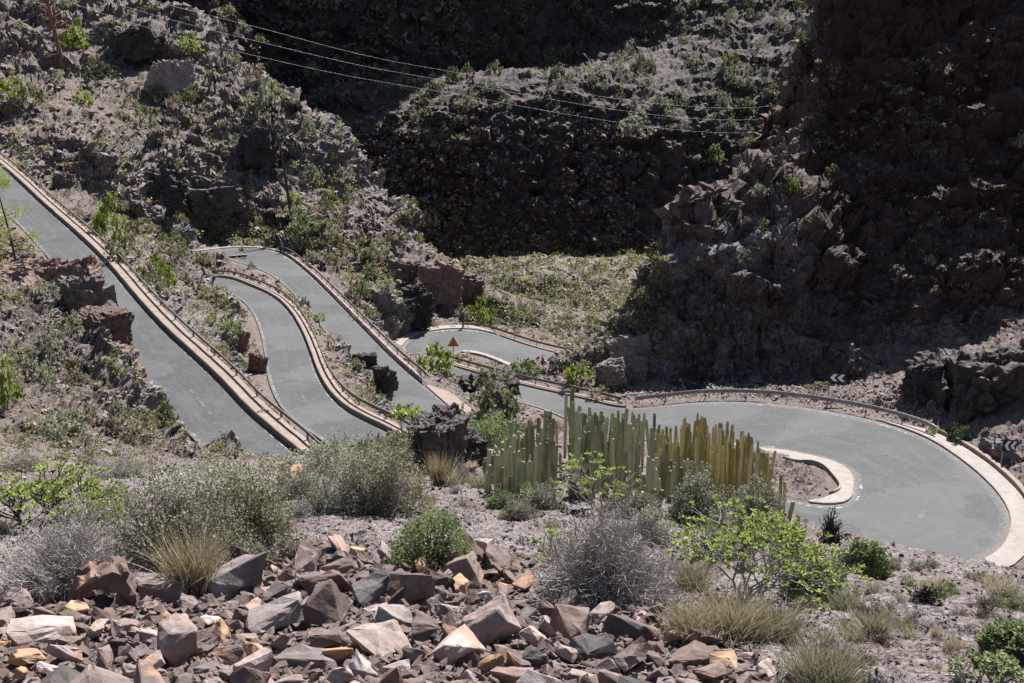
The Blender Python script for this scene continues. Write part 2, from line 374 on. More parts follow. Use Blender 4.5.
# up to the fine azimuth count (linear), then a fine profile per column
fi = np.interp(aa, aco, np.arange(330)); i0 = np.minimum(fi.astype(int), 328); fr = (fi-i0)[:, None]
t1 = tc[i0]*(1-fr)+tc[i0+1]*fr
NVf = 1500; ldf = np.linspace(ld[0], ld[-1], NVf)
fj = np.linspace(0, NVc-1, NVf); j0 = np.minimum(fj.astype(int), NVc-2); fs = fj-j0
tf = t1[:, j0]*(1-fs)+t1[:, j0+1]*fs
Yf = np.broadcast_to(np.exp(ldf)[None], tf.shape); Xf = aa[:, None]*Yf; Zf = -tf*Yf
def road_field(X, Y):
    """distance outside the road edge, road height and road id for every point (brute force near the road only)"""
    n = X.size; X = X.ravel(); Y = Y.ravel()
    best = np.full(n, 1e9); hz = np.zeros(n); side = np.zeros(n)
    idx = np.where((Y > 45) & (Y < 190))[0]
    S = slice(None, None, 2); cx, cy, cz, hw = RC[S, 0], RC[S, 1], RC[S, 2], HW[S]
    lx = (EL-ER)[S, 0]; ly = (EL-ER)[S, 1]; ln = np.hypot(lx, ly); lx = lx/ln; ly = ly/ln
    for i in range(0, len(idx), 40000):
        q = idx[i:i+40000]
        dx = X[q, None]-cx; dy = Y[q, None]-cy
        lat = dx*lx+dy*ly; lon = -dx*ly+dy*lx
        d = np.hypot(np.maximum(np.abs(lat)-hw, 0), np.maximum(np.abs(lon)-.9, 0))
        k = (d+.02*np.abs(lon)).argmin(1); r = np.arange(len(q))
        best[q] = d[r, k]; side[q] = np.sign(lat[r, k])
        tt = np.clip(lat[r, k]/hw[k], -1, 1); zl = EL[S, 2][k]; zr = ER[S, 2][k]
        hz[q] = (zl+zr)/2 + tt*(zl-zr)/2
    return best, hz, side
rd, rz, rside = road_field(Xf, Yf)
rd = rd.reshape(Xf.shape); rz = rz.reshape(Xf.shape)
# ledges: step the steep ground into treads and risers
Pq = np.stack([Xf, Yf, Zf], 2).reshape(-1, 3)
sl = np.abs(np.gradient(Zf, axis=1)/np.gradient(Yf, axis=1)).ravel()
azf = (Xf/Yf).ravel(); yf_ = Yf.ravel()
wm = sstep(114, 124, yf_)*sstep(.09, .15, azf)*sstep(260, 235, yf_); fm = sstep(235, 280, yf_); hm = sstep(60, 120, yf_)*sstep(.02, -.05, azf)*sstep(330, 290, yf_)
wz = fbm(Pq*np.array([1/16., 1/16., 0]), 4, 311)*5.0; zq = Pq[:, 2].copy()
for hst, amt, sd in ((8.5, .3*wm+.35*fm+.25*hm, 0), (2.9, .35*wm+.4*fm+.45*hm, 5)):
    zz = zq + wz + fbm(Pq/6.0+sd, 2, 320+sd)*hst*.35 + sl*0
    pz = zz/hst; fr_ = pz-np.floor(pz); tgt = (np.floor(pz)+sstep(.35, .95, fr_)); dz = (tgt-pz)*hst
    zq = zq + dz*amt*sstep(.25, .6, sl)
Zf = np.where(rd > 3, zq.reshape(Zf.shape), Zf)
cutoff = sstep(1.1, 3.6, rd)
lip = -0.10+.13*sstep(.12, .6, rd)
Zf = np.where(rd < 8, (rz+lip)*(1-cutoff)+Zf*cutoff, Zf)
Zf = np.where(rd < 1.1, rz+lip, Zf)
# adaptive resampling along each column so that steep faces get enough vertices
Tn = Zf/Yf
dl = np.minimum(np.abs(np.diff(Tn, axis=1)), .012) + 0.14*np.diff(np.log(Yf), axis=1)
k7 = np.ones(9)/9
dl = np.apply_along_axis(lambda v: np.convolve(np.pad(v, 4, 'edge'), k7, 'valid'), 0, dl)
cum = np.concatenate([np.zeros((NU, 1)), np.cumsum(dl, axis=1)], 1)
Xs = np.empty((NU, NV)); Ys = np.empty((NU, NV)); Zs = np.empty((NU, NV))
Rs = np.empty((NU, NV))
for i in range(NU):
    s = np.linspace(0, cum[i, -1], NV)
    Ys[i] = np.interp(s, cum[i], Yf[i]); Zs[i] = np.interp(s, cum[i], Zf[i]); Rs[i] = np.interp(s, cum[i], rd[i])
Xs = aa[:, None]*Ys
P = np.stack([Xs, Ys, Zs], 2)
# smooth normals
du = np.gradient(P, axis=0); dv = np.gradient(P, axis=1)
Nn = np.cross(du, dv); Nn /= (np.linalg.norm(Nn, axis=2, keepdims=True)+1e-9)
Nn[Nn[..., 2] < 0] *= -1
pf = P.reshape(-1, 3); nf = Nn.reshape(-1, 3); rf = Rs.ravel()
slope = 1-nf[:, 2]
Dp = pf[:, 1]
wob = fbm(pf/14, 3, 5)
steep = np.clip(slope*2.1 + .28*wob, 0, 1)
az = pf[:, 0]/pf[:, 1]
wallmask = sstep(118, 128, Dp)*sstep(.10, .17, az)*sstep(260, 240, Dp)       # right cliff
farmask = sstep(240, 285, Dp)
floorm = sstep(150, 165, Dp)*sstep(285, 270, Dp)*sstep(-.06, -.01, az)*sstep(.13, .11, az)
hillmask = sstep(120, 150, Dp)*sstep(.02, -.06, az)*sstep(330, 280, Dp)
fore = sstep(40, 28, Dp)
patch = sstep(-.25, .25, fbm(pf/9, 4, 205))
crag = sstep(.28, .62, steep)
cutm = sstep(52, 60, Dp)*sstep(84, 78, Dp)*sstep(-.33, -.345, az)*sstep(-.47, -.44, az)
crag = np.clip(.9*cutm + np.maximum(crag, .25+.55*patch*(.5+.5*hillmask)) + .3*wallmask - .55*floorm, 0.04, 1)*(1-fore)
bend = fbm(pf/22, 3, 9)*5
warp = np.stack([fbm(pf/5, 3, 41), fbm(pf/5, 3, 42), fbm(pf/5, 3, 43)], 1)
q = pf + warp*1.6; q[:, 2] += bend*.25
disp = np.zeros(len(pf))
big = np.clip(wallmask+farmask, 0, 1)
disp += crag*(0.7+.8*wallmask+.9*farmask+.9*hillmask)*facets(q*np.array([1/6., 1/6., 1/3.6]), 3, 1.5)
disp += crag*(0.42+.30*wallmask+.5*farmask+.3*hillmask)*facets(q*np.array([1/2.2, 1/2.2, 1/1.4]), 13, 1.6)
disp += (.16+.22*crag)*(1-fore)*facets(q/np.array([.95, .95, .65]), 23, 1.5)*sstep(280, 160, Dp)
disp += (.05+.07*crag)*(1-fore)*facets(q/.42, 33, 1.5)*sstep(135, 75, Dp)
disp += (1-fore)*crag*(.7+.9*farmask+.5*wallmask+.3*hillmask)*fbm(pf/9, 3, 61, ridged=True)
disp += (1-fore)*(.18+.3*farmask)*fbm(pf/2.6, 2, 63)*sstep(60, 120, Dp)
sp = sstep(.40, .75, slope*1.5)
ribs = fbm(q*np.array([1/4.0, 1/4.0, 1/22.]), 4, 71, ridged=True)
disp += sp*(wallmask*1.7+farmask*2.2)*ribs
led = (q[:, 2]+bend)*(1/4.6); led = led-np.floor(led)
disp += fore*(.05*facets(pf/.5, 91, 1.2)+.10*fbm(pf/1.8, 3, 95)+.022*facets(pf/.14, 93, 1.2))
roadk = sstep(1.0, 3.0, rf)
disp *= roadk
pf2 = pf + nf*disp[:, None]
verge = sstep(1.2, 1.7, rf)*sstep(5, 3, rf)
pf2[:, 2] += verge*.06*facets(pf/.35, 55, 1.0)
i, j = np.meshgrid(np.arange(NU-1), np.arange(NV-1), indexing='ij'); v = (i*NV+j).ravel()
quads = np.stack([v, v+NV, v+NV+1, v+1], 1)
pf2[:, 2] += CZ
M_ground = terrain_material()
me = mk_mesh('ground', pf2, quads, [M_ground], smooth=False)
add_attr(me, 'steep', np.clip(steep+.2*fore*0+.35*wallmask+.2*farmask, 0, 1)*(1-.75*fore))
redm = np.clip(.95*wallmask*sstep(-.45, .25, fbm(pf/9, 3, 81)) + .5*farmask*crag*sstep(0, .5, fbm(pf/12, 3, 83)) + .35*sstep(.2, .6, fbm(pf/7, 3, 85)), 0, 1)
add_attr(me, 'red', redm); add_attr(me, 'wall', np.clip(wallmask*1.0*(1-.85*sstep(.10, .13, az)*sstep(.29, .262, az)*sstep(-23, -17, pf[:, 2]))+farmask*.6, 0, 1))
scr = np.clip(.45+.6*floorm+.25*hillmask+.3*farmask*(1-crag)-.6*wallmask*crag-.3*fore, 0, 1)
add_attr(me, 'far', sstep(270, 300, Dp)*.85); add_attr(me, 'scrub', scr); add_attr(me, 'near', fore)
ground = link('ground', me); ground['kind'] = 'structure'
# everything beyond the surveyed valley: one broad sheet of ground under and around it
def outer_ground():
    R = np.r_[np.linspace(0, 60, 8)[1:], np.geomspace(80, 1500, 26)]; Th = np.linspace(0, 2*math.pi, 97)[:-1]
    vs_ = [(0, -3, CZ-3.4)]
    for r in R:
        for th in Th:
            x, y = r*math.sin(th), -3+r*math.cos(th)
            ang = abs(math.atan2(x, y+3)); back = 1-sstep(.62, 1.2, np.array([ang]))[0]
            z = CZ-3.4 - 0.32*min(r, 130)*back + (1-back)*(-.12*min(r, 60) + .30*max(r-60, 0)*.9)
            z -= 26*back*min(1, r/90)
            if r < 30: z -= 1.2
            z += 6*math.sin(x*.03)*math.cos(y*.025)*min(1, r/150)
            vs_.append((x, y, min(z, CZ+260)))
    n = len(Th); f3 = [(0, 1+(k+1) % n, 1+k) for k in range(n)]
    f4 = [(1+a_*n+k, 1+a_*n+(k+1) % n, 1+(a_+1)*n+(k+1) % n, 1+(a_+1)*n+k) for a_ in range(len(R)-1) for k in range(n)]
    m_ = mk_mesh('terrain', np.array(vs_), [np.array(f3), np.array(f4)], [M_ground])
    for nm, vv in (('steep', .5), ('red', .2), ('scrub', .5), ('near', 0), ('wall', .3), ('far', .3)): add_attr(m_, nm, np.full(len(vs_), vv))
    o = link('terrain', m_); o['kind'] = 'structure'
outer_ground()
bpy.context.view_layer.update()
_dg = bpy.context.evaluated_depsgraph_get()
_ge = ground.evaluated_get(_dg)
def hit_px(px, py):
    r = ray(px, py); ok, loc, nor, _ = ground.ray_cast(Vector((0, 0, CZ)), Vector(r).normalized())
    return (loc, nor) if ok else (None, None)
def drop(x, y, z0=None):
    ok, loc, nor, _ = ground.ray_cast(Vector((x, y, CZ+300 if z0 is None else z0)), Vector((0, 0, -1)))
    return (loc, nor) if ok else (None, None)
# ------------------------------------------------------------------ road surface, kerbs
def road_material():
    m, nt, b = mat_base('asphalt', .85); N = NB(nt)
    uv = N.n('ShaderNodeUVMap').outputs[0]
    n1 = N.noise(.22, 5, .6); n2 = N.noise(6, 6, .75); n3 = N.noise(60, 3, .7)
    col = N.ramp(n1, [(.3, (.034, .035, .037)), (.55, (.054, .0555, .058)), (.75, (.092, .091, .090))])
    col = N.mix(.5, col, N.ramp(n2, [(.35, (.036, .037, .039)), (.65, (.112, .114, .117))]))
    # dark stains and drifting grit
    stn = N.ramp(N.noise(.45, 5, .7, dist=.6), [(.52, 0.), (.68, .5)]); col = N.mix(stn, col, (.045, .046, .049))
    grit = N.ramp(N.noise(1.7, 6, .8), [(.58, 0.), (.7, .45)]); col = N.mix(grit, col, (.20, .18, .16))
    # sealed cracks
    wv = N.n('ShaderNodeVectorMath', operation='ADD'); N.L.new(N.pos(), wv.inputs[0])
    ns = N.n('ShaderNodeTexNoise'); ns.inputs['Scale'].default_value = .8; N.L.new(N.pos(), ns.inputs['Vector'])
    sc = N.n('ShaderNodeVectorMath', operation='SCALE'); sc.inputs['Scale'].default_value = 2.4; N.L.new(ns.outputs['Color'], sc.inputs[0]); N.L.new(sc.outputs[0], wv.inputs[1])
    e1 = N.vor(.23, 'DISTANCE_TO_EDGE', wv.outputs[0]); e2 = N.vor(.65, 'DISTANCE_TO_EDGE', wv.outputs[0])
    c1 = N.math('MULTIPLY', N.ramp(e1, [(.006, 1.), (.018, 0.)]), N.ramp(N.noise(.15, 2), [(.40, 0.), (.50, 1.)])); c2 = N.math('MULTIPLY', N.ramp(e2, [(.006, 1.), (.02, 0.)]), N.ramp(n1, [(.42, 0.), (.6, .8)]))
    crack = N.math('MAXIMUM', c1, c2)
    sep = N.n('ShaderNodeSeparateXYZ'); N.L.new(uv, sep.inputs[0])
    u = sep.outputs[0]; vv = sep.outputs[1]
    # joint between the two lanes, wandering
    jn = N.math('ABSOLUTE', N.math('SUBTRACT', N.math('ADD', u, N.math('MULTIPLY', N.math('SUBTRACT', N.noise(.3, 3), .5), .12)), .5))
    joint = N.math('MULTIPLY', N.ramp(jn, [(.004, 1.), (.010, 0.)]), N.ramp(N.noise(.12, 2), [(.45, 0.), (.52, 1.)]))
    crack = N.math('MAXIMUM', crack, joint)
    col = N.mix(N.math('MULTIPLY', crack, .8), col, (.045, .047, .05))
    # worn white edge line and pale dust at the edges
    ed = N.math('MINIMUM', u, N.math('SUBTRACT', 1.0, u))
    line = N.math('MULTIPLY', N.ramp(N.math('ABSOLUTE', N.math('SUBTRACT', ed, .055)), [(.008, 1.), (.014, 0.)]), N.ramp(N.noise(1.5, 5, .8), [(.5, 0.), (.6, .75)]))
    line = N.math('MULTIPLY', line, N.ramp(N.noise(.07, 1), [(.45, .15), (.55, 1.)]))
    dust = N.math('MULTIPLY', N.ramp(ed, [(.0, 1.), (.07, 0.)]), N.ramp(n2, [(.4, .0), (.65, .9)]))
    col = N.mix(dust, col, (.27, .235, .20))
    col = N.mix(line, col, (.5, .5, .48))
    # faint scuffed centre marks
    cen = N.math('MULTIPLY', N.ramp(N.math('ABSOLUTE', N.math('SUBTRACT', u, .5)), [(.012, 1.), (.02, 0.)]), N.ramp(N.noise(.5, 5, .8), [(.52, 0.), (.6, .55)]))
    col = N.mix(N.math('MULTIPLY', cen, .35), col, (.30, .30, .29))
    patchv = N.ramp(N.vor(.16, out='Color', vec=wv.outputs[0]), [(.3, 0.), (.35, .35), (.6, .35), (.62, 0.)], 'LINEAR')
    col = N.mix(patchv, col, (.105, .106, .108))
    tyre = N.math('MULTIPLY', N.ramp(N.noise(.9, 2, .5, N.mapping(uv, (9, .12, 1))), [(.5, 0.), (.7, .3)]), 1.0)
    col = N.mix(tyre, col, (.10, .10, .105))
    N.L.new(col, b.inputs['Base Color'])
    bn = N.bump(n3, .5, .015); bn = N.bump(n1, .4, .15, bn); bn = N.bump(crack, -.4, .02, bn); N.L.new(bn, b.inputs['Normal'])
    return m
def ribbon(name, Lp, Rp, mat, n=9, s=None, crown=0.0):
    k = len(Lp); f = np.linspace(0, 1, n)[None, :, None]
    V = Lp[:, None]*(1-f)+Rp[:, None]*f
    V = V.reshape(-1, 3).copy(); V[:, 2] += CZ
    i, j = np.meshgrid(np.arange(k-1), np.arange(n-1), indexing='ij'); v = (i*n+j).ravel()
    me = mk_mesh(name, V, np.stack([v, v+n, v+n+1, v+1], 1), [mat], True)
    uvl = me.uv_layers.new(name='UVMap')
    vi = np.empty(len(me.loops), dtype=np.int32); me.loops.foreach_get('vertex_index', vi)
    U = (vi % n)/(n-1.0); W = (SDIST if s is None else s)[vi//n]
    uvl.data.foreach_set('uv', np.stack([U, W], 1).astype(np.float32).ravel())
    # consistent upward normals
    if me.polygons[0].normal.z < 0: me.flip_normals()
    return link(name, me)
M_road = road_material()
road = ribbon('road', EL, ER, M_road); road['kind'] = 'structure'

def concrete_mat(name, c1, c2, c3):
    m, nt, b = mat_base(name, .9); N = NB(nt)
    n1 = N.noise(1.1, 5, .7); n2 = N.noise(14, 5, .75)
    col = N.mix(.5, N.ramp(n1, [(.3, c1), (.5, c2), (.72, c3)]), N.ramp(n2, [(.35, c1), (.65, c3)]))
    col = N.mix(N.ramp(N.vor(.35, 'DISTANCE_TO_EDGE'), [(.0, .7), (.01, 0.)]), col, (.09, .08, .075))
    N.L.new(col, b.inputs['Base Color']); N.L.new(N.bump(n2, .5, .03), b.inputs['Normal']); return m
M_pink = concrete_mat('pinkish_concrete', (.15, .11, .09), (.24, .18, .15), (.31, .245, .21))
M_white = concrete_mat('pale_concrete', (.17, .145, .127), (.255, .223, .20), (.34, .305, .28))
M_galv = None
def edge_frames(edge, other):
    """outward horizontal unit vectors along an edge"""
    o = (edge-other)[:, :2]; o /= np.linalg.norm(o, axis=1)[:, None]; return o
def strip(name, side, sa, sb, d0, d1, z0, z1, mat, kind='structure', top_slope=0.0, taper=True, step=2):
    """a raised concrete strip beside the road, between survey stations sa and sb, from d0 to d1 outside the edge"""
    E, O = (EL, ER) if side == 'L' else (ER, EL)
    a_, b_ = st(sa), st(sb); ed = E[a_:b_+1:step]; ou = edge_frames(E, O)[a_:b_+1:step]
    ou = smooth_rows(ou, 7) if len(ou) > 9 else ou; ou /= np.linalg.norm(ou, axis=1)[:, None]
    n = len(ed); wv = np.full(n, 1.0)
    if taper: wv = np.minimum(1, np.minimum(np.arange(n)+.6, np.arange(n)[::-1]+.6)/3.0)
    nz = .04*vnoise(np.c_[ed[:, :2]*1.3, ed[:, 2]], 3)
    jj = 0.02*vnoise(np.c_[ed[:, :2]*.9, ed[:, 2]], 8)
    def ring(d, z): return np.c_[ed[:, :2]+ou*(d+jj)[:, None], ed[:, 2]+z+CZ]
    A0 = ring(d0+0*nz, z0+0*nz); A1 = ring(d0+0*nz, z1+nz*.3); A1b = ring(d0+.05+0*nz, z1+.03+nz*.3)
    B1 = ring(d0+(d1-d0)*wv+nz, z1+top_slope+nz*.5); B0 = ring(d0+(d1-d0)*wv+nz, z0-.3+0*nz)
    V = np.stack([A0, A1, A1b, B1, B0], 1).reshape(-1, 3)
    i, j = np.meshgrid(np.arange(n-1), np.arange(4), indexing='ij'); v = (i*5+j).ravel()
    fs = [np.stack([v, v+1, v+6, v+5], 1)]
    me = mk_mesh(name, V, fs[0], [mat])
    o = link(name, me)
    if kind: o['kind'] = kind
    return o
# rail-side strip of the first leg, second leg, third leg, loops
strip('kerb', 'L', 0.2, i_r1[1]-0.2, .0, 1.05, -.15, .34, M_pink)
strip('kerb', 'R', i_r2[0]-1.2, i_r2[1]-0.7, .0, .75, -.15, .30, M_pink)
strip('kerb', 'L', i_r3[0]+1.9, i_r3[0]+7.0, .0, .55, -.15, .26, M_pink)
strip('kerb', 'L', i_r3[0]+7.1, i_r3[1]-.8, .0, 1.5, -.15, .10, M_pink)
strip('kerb', 'L', i_r3[0]-.3, i_r3[0]+1.9, .0, 1.3, -.15, .14, M_white)
lp = i_r3[1]+3
a3 = i_r3[1]; b0 = a3+3; c0 = b0+12; d0 = c0+6
# pale concrete aprons of the hairpins
strip('kerb', 'L', b0-.3, b0+7.2, .0, 2.0, -.15, .12, M_white)
strip('kerb', 'L', b0+0.2, b0+6.0, 2.0, 2.35, -.15, .24, M_white)
strip('kerb', 'R', b0+0.2, b0+5.4, .0, 1.7, -.15, .14, M_white)
strip('kerb', 'R', b0+2.0, b0+4.9, 1.7, 2.1, -.15, .45, M_pink)
strip('kerb', 'R', b0+11.2, c0+4.4, .0, .9, -.15, .20, M_pink)
strip('kerb', 'L', c0+4.9, d0+4.2, .0, 2.4, -.15, .14, M_white)
strip('kerb', 'L', d0+4.2, d0+8.2, .0, 1.0, -.15, .12, M_pink)
strip('kerb', 'R', d0+1.2, d0+4.6, .0, 1.9, -.15, .14, M_white)
strip('kerb', 'R', d0+5.4, d0+7.6, .0, 2.0, -.15, .12, M_white)
def simple_mat(name, col, rough=.7, metal=0.0, var=.25, scale=5.0):
    m, nt, b = mat_base(name, rough); N = NB(nt); b.inputs['Metallic'].default_value = metal
    lo = tuple(c*(1-var) for c in col); hi = tuple(min(1, c*(1+var)) for c in col)
    N.L.new(N.ramp(N.noise(scale, 5, .7), [(.35, lo), (.65, hi)]), b.inputs['Base Color']); return m
M_rail = simple_mat('weathered_rail_steel', (.20, .165, .13), .6, .35, .4, 2.0)
M_railg = simple_mat('galvanised_rail_steel', (.33, .31, .28), .5, .4, .3, 2.0)
M_dark = simple_mat('dark_steel', (.06, .055, .05), .6, .2)
M_wht = simple_mat('white_reflective', (.95, .95, .95), .4, 0, .05)
M_blk = simple_mat('black_sign_face', (.03, .03, .035), .5, 0, .1)
# ------------------------------------------------------------------ crash barriers
def guard_rail(label, side, sa, sb, off, base, hgt, mat, spacing=4.0, beam=.31):
    E, O = (EL, ER) if side == 'L' else (ER, EL)
    a_, b_ = st(sa), st(sb); ou = edge_frames(E, O); ou = smooth_rows(ou, 9)
    ou /= np.linalg.norm(ou, axis=1)[:, None]
    path = np.c_[E[a_:b_, :2]+ou[a_:b_]*off, E[a_:b_, 2]+base, ou[a_:b_]]
    path = resample(path, .5); n = len(path)
    root = link('guard_rail', None); root.location = (path[n//2, 0], path[n//2, 1], path[n//2, 2]+CZ)
    tag(root, label, 'guardrail', 'crash barriers along the road')
    org = np.array(root.location)
    prof = np.array([(.00, .5), (-.055, .36), (-.055, .22), (.0, .08), (.0, -.08), (-.055, -.22), (-.055, -.36), (.0, -.5)])
    prof = np.r_[prof, prof[::-1]+np.array([.018, 0])]; k = len(prof)
    V = []
    for i in range(n):
        end = min(i, n-1-i); dip = -.35*max(0, 1-end/3.0)
        for (o_, z_) in prof:
            V.append((path[i, 0]+path[i, 3]*o_, path[i, 1]+path[i, 4]*o_, path[i, 2]+hgt-beam/2+z_*beam+dip*.3+CZ))
    V = np.array(V)-org
    i, j = np.meshgrid(np.arange(n-1), np.arange(k), indexing='ij'); a1 = (i*k+j).ravel(); a2 = (i*k+(j+1) % k).ravel()
    link('beam', mk_mesh('beam', V, np.stack([a1, a2, a2+k, a1+k], 1), [mat]), root)
    w = .09; hh = hgt+.25
    pv = np.array([(x, y, z) for z in (-.6, hh-.32) for x, y in ((-w/2, -w/2), (w/2, -w/2), (w/2, w/2), (-w/2, w/2))])
    pf_ = np.array([(0, 1, 5, 4), (1, 2, 6, 5), (2, 3, 7, 6), (3, 0, 4, 7), (4, 5, 6, 7)])
    pm = mk_mesh('post', pv, pf_, [mat])
    steps = int(spacing/.5)
    for i in range(1, n-1, steps):
        p = link('post', pm, root); p.location = (path[i, 0]+path[i, 3]*.075-org[0], path[i, 1]+path[i, 4]*.075-org[1], path[i, 2]+CZ-org[2])
        p.rotation_euler = (0, 0, math.atan2(path[i, 4], path[i, 3]))
    return path
guard_rail('long brown guardrail on the pink kerb of the highest, leftmost road leg', 'L', 0.1, i_r1[1]-.1, .98, .32, .62, M_rail, 4.0, .22)
guard_rail('curving brown guardrail on the pink kerb beside the second road leg', 'R', i_r2[0]-1.0, i_r2[1]-.8, .68, .28, .66, M_rail, 4.5, .26)
guard_rail('straight diagonal guardrail along the third road leg, right of the narrow island', 'L', i_r3[0]+2.0, i_r3[0]+7.1, .50, .22, .85, M_rail, 4.0, .30)
guard_rail('guardrail between the two lanes of the far hairpin, starting by the orange triangle sign', 'R', b0+11.5, c0+4.5, .75, .15, .85, M_rail, 4.5, .32)
guard_rail('pale grey guardrail on the outside of the large right hand bend', 'R', b0+4.75, b0+11.2, .95, -.05, 1.15, M_railg, 4.0, .40)
guard_rail('thin dark guardrail on the valley side of the farthest, lowest road leg', 'L', d0+3.1, d0+8.0, .85, .05, .85, M_rail, 4.5, .30)
# ------------------------------------------------------------------ signs and posts
def box_arr(x0, x1, y0, y1, z0, z1):
    v = np.array([(x, y, z) for z in (z0, z1) for x, y in ((x0, y0), (x1, y0), (x1, y1), (x0, y1))])
    return v, np.array([(0, 3, 2, 1), (4, 5, 6, 7), (0, 1, 5, 4), (1, 2, 6, 5), (2, 3, 7, 6), (3, 0, 4, 7)])
def tube_arr(pts, rad, k=6):
    pts = np.asarray(pts, float); n = len(pts); rad = np.full(n, rad) if np.isscalar(rad) else np.asarray(rad)
    T = np.gradient(pts, axis=0); T /= np.linalg.norm(T, axis=1)[:, None]+1e-9
    ref = np.where(np.abs(T[:, 2:3]) > .9, np.array([[1., 0, 0]]), np.array([[0, 0, 1.]]))
    U = np.cross(T, ref); U /= np.linalg.norm(U, axis=1)[:, None]+1e-9; W = np.cross(T, U)
    an = np.arange(k)*2*math.pi/k
    V = pts[:, None]+(U[:, None]*np.cos(an)[None, :, None]+W[:, None]*np.sin(an)[None, :, None])*rad[:, None, None]
    i, j = np.meshgrid(np.arange(n-1), np.arange(k), indexing='ij'); a1 = (i*k+j).ravel(); a2 = (i*k+(j+1) % k).ravel()
    return V.reshape(-1, 3), np.stack([a1, a2, a2+k, a1+k], 1)
def extr(poly, y0, y1):
    n = len(poly); V = np.array([(x, y0, z) for x, z in poly]+[(x, y1, z) for x, z in poly])
    me = bpy.data.meshes.new('plate')
    fs = [tuple(range(n)), tuple(range(2*n-1, n-1, -1))]+[(i, i+n, (i+1) % n+n, (i+1) % n) for i in range(n)]
    me.from_pydata(V.tolist(), [], fs); return me
def with_mat(me, m, name=None):
    me.materials.append(m)
    if name: me.name = name
    return me
def rounded_rect(w, h, r):
    return [(x*(w/2-r)+r*math.cos(t), z*(h/2-r)+r*math.sin(t)) for x, z, t0 in ((1, 1, 0), (-1, 1, 90), (-1, -1, 180), (1, -1, 270)) for t in [math.radians(t0+q) for q in (0, 30, 60, 90)]]
def chevron_sign(px, py, D, w, h, post_h, rotz, tilt, label):
    g, _ = hit_px(px, py); x, y = g.x, g.y
    root = link('chevron_sign', None); root.location = (x, y, g.z); root.rotation_euler = (math.radians(-9), tilt, rotz)
    tag(root, label, 'road sign', 'chevron signs on the right hand bend')
    v, f = tube_arr([(0, .03, -.5), (0, .03, post_h*.5), (0, .03, post_h)], .05, 8); link('post', mk_mesh('post', v, f, [M_railg], True), root)
    zc = post_h-h/2
    pn = link('panel', with_mat(extr([(a_+w/2-.12, b_+zc) for a_, b_ in rounded_rect(w, h, .06)], -.035, -.01), M_blk, 'panel'), root)
    for i in range(2):
        cx = .12+i*w*.44; s = w*.30; t = w*.24
        poly = [(cx, zc), (cx+s*.75, zc+h*.40), (cx+s*.75+t, zc+h*.40), (cx+t, zc), (cx+s*.75+t, zc-h*.40), (cx+s*.75, zc-h*.40)]
        link('chevron_mark', with_mat(extr([(a_-.07, b_) for a_, b_ in poly], -.042, -.036), M_wht, 'chevron_mark'), pn)
    return root
chevron_sign(828, 405, 103.5, 1.55, .85, 3.1, math.radians(-14), 0.0, 'black and white double chevron board on the post behind the pale guardrail')
chevron_sign(1001, 466, 84, 1.30, .95, 2.1, math.radians(16), math.radians(10), 'leaning chevron board at the foot of the shaded rock, right edge of the bend')
M_org = simple_mat('faded_orange_sign', (.52, .20, .04), .5, 0, .2)
M_red = simple_mat('red_sign_border', (.38, .035, .02), .5, 0, .1)
x, y, z = at_d(453.5, 366, 133.0); g, _ = drop(x, y)
root = link('warning_sign', None); root.location = (x, y, g.z); tag(root, 'small orange triangular warning sign where the far hairpin turns', 'road sign')
v, f = tube_arr([(0, .03, -.5), (0, .03, 1.3), (0, .03, 2.6)], .045, 8); link('post', mk_mesh('post', v, f, [M_dark], True), root)
tri = lambda s, c: [(-s, c-s*.58), (s, c-s*.58), (0, c+s*1.15)]
pl = link('triangle_plate', with_mat(extr(tri(.72, 2.5), -.03, -.01), M_red, 'triangle_plate'), root)
link('triangle_face', with_mat(extr(tri(.52, 2.5), -.038, -.031), M_org, 'triangle_face'), pl)
link('bend_mark', with_mat(extr([(-.08, 2.3), (.05, 2.3), (.05, 2.5), (.16, 2.62), (.02, 2.72), (-.08, 2.55)], -.045, -.039), M_blk, 'bend_mark'), pl)
def marker_post(px, py, D, h, label):
    x, y, z = at_d(px, py, D); g, _ = drop(x, y)
    r = link('marker_post', None); r.location = (x, y, g.z); tag(r, label, 'marker post')
    v, f = tube_arr([(0, 0, -.4), (0, 0, h*.5), (0, 0, h)], .13, 8); link('shaft', mk_mesh('shaft', v, f, [M_dark], True), r)
    v, f = box_arr(.13, .52, -.03, .03, h*.55, h*.98); link('plate', mk_mesh('plate', v, f, [M_railg]), r)
marker_post(463, 324, 156, 2.3, 'dark marker post with a small grey plate on the outer kerb of the far hairpin')
marker_post(280, 246, 176, 1.9, 'dark marker post at the upper start of the third leg guardrail')
# ------------------------------------------------------------------ overhead cables and poles
M_cable = simple_mat('cable', (.10, .10, .10), .5, .3, .05)
for k, (y0, y1, y2, y3, lab) in enumerate([(-12, 27, 68, 108, 'uppermost of the three thin overhead cables crossing the canyon'), (2, 41, 78, 120, 'middle one of the three thin overhead cables'),
                             (16, 56, 90, 133, 'lowest of the three thin overhead cables')]):
    cp = catmull([at_d(-60, y0-62, 190), at_d(110, y0, 215), at_d(256, y1, 235), at_d(430, y2, 252), at_d(740, y3, 262), at_d(980, y3-50, 262)], 14); cp[:, 2] += CZ
    v, f = tube_arr(cp, .026, 5); o = link('overhead_cable', mk_mesh('overhead_cable', v, f, [M_cable], True)); tag(o, lab, 'cable', 'overhead cables')
M_wood = simple_mat('dry_stalk_wood', (.075, .058, .048), .9, 0, .4, 3)
M_wood2 = simple_mat('rusty_stalk_wood', (.20, .12, .085), .9, 0, .4, 3)
M_pale = simple_mat('pale_dry_bark', (.34, .32, .29), .9, 0, .3, 8)
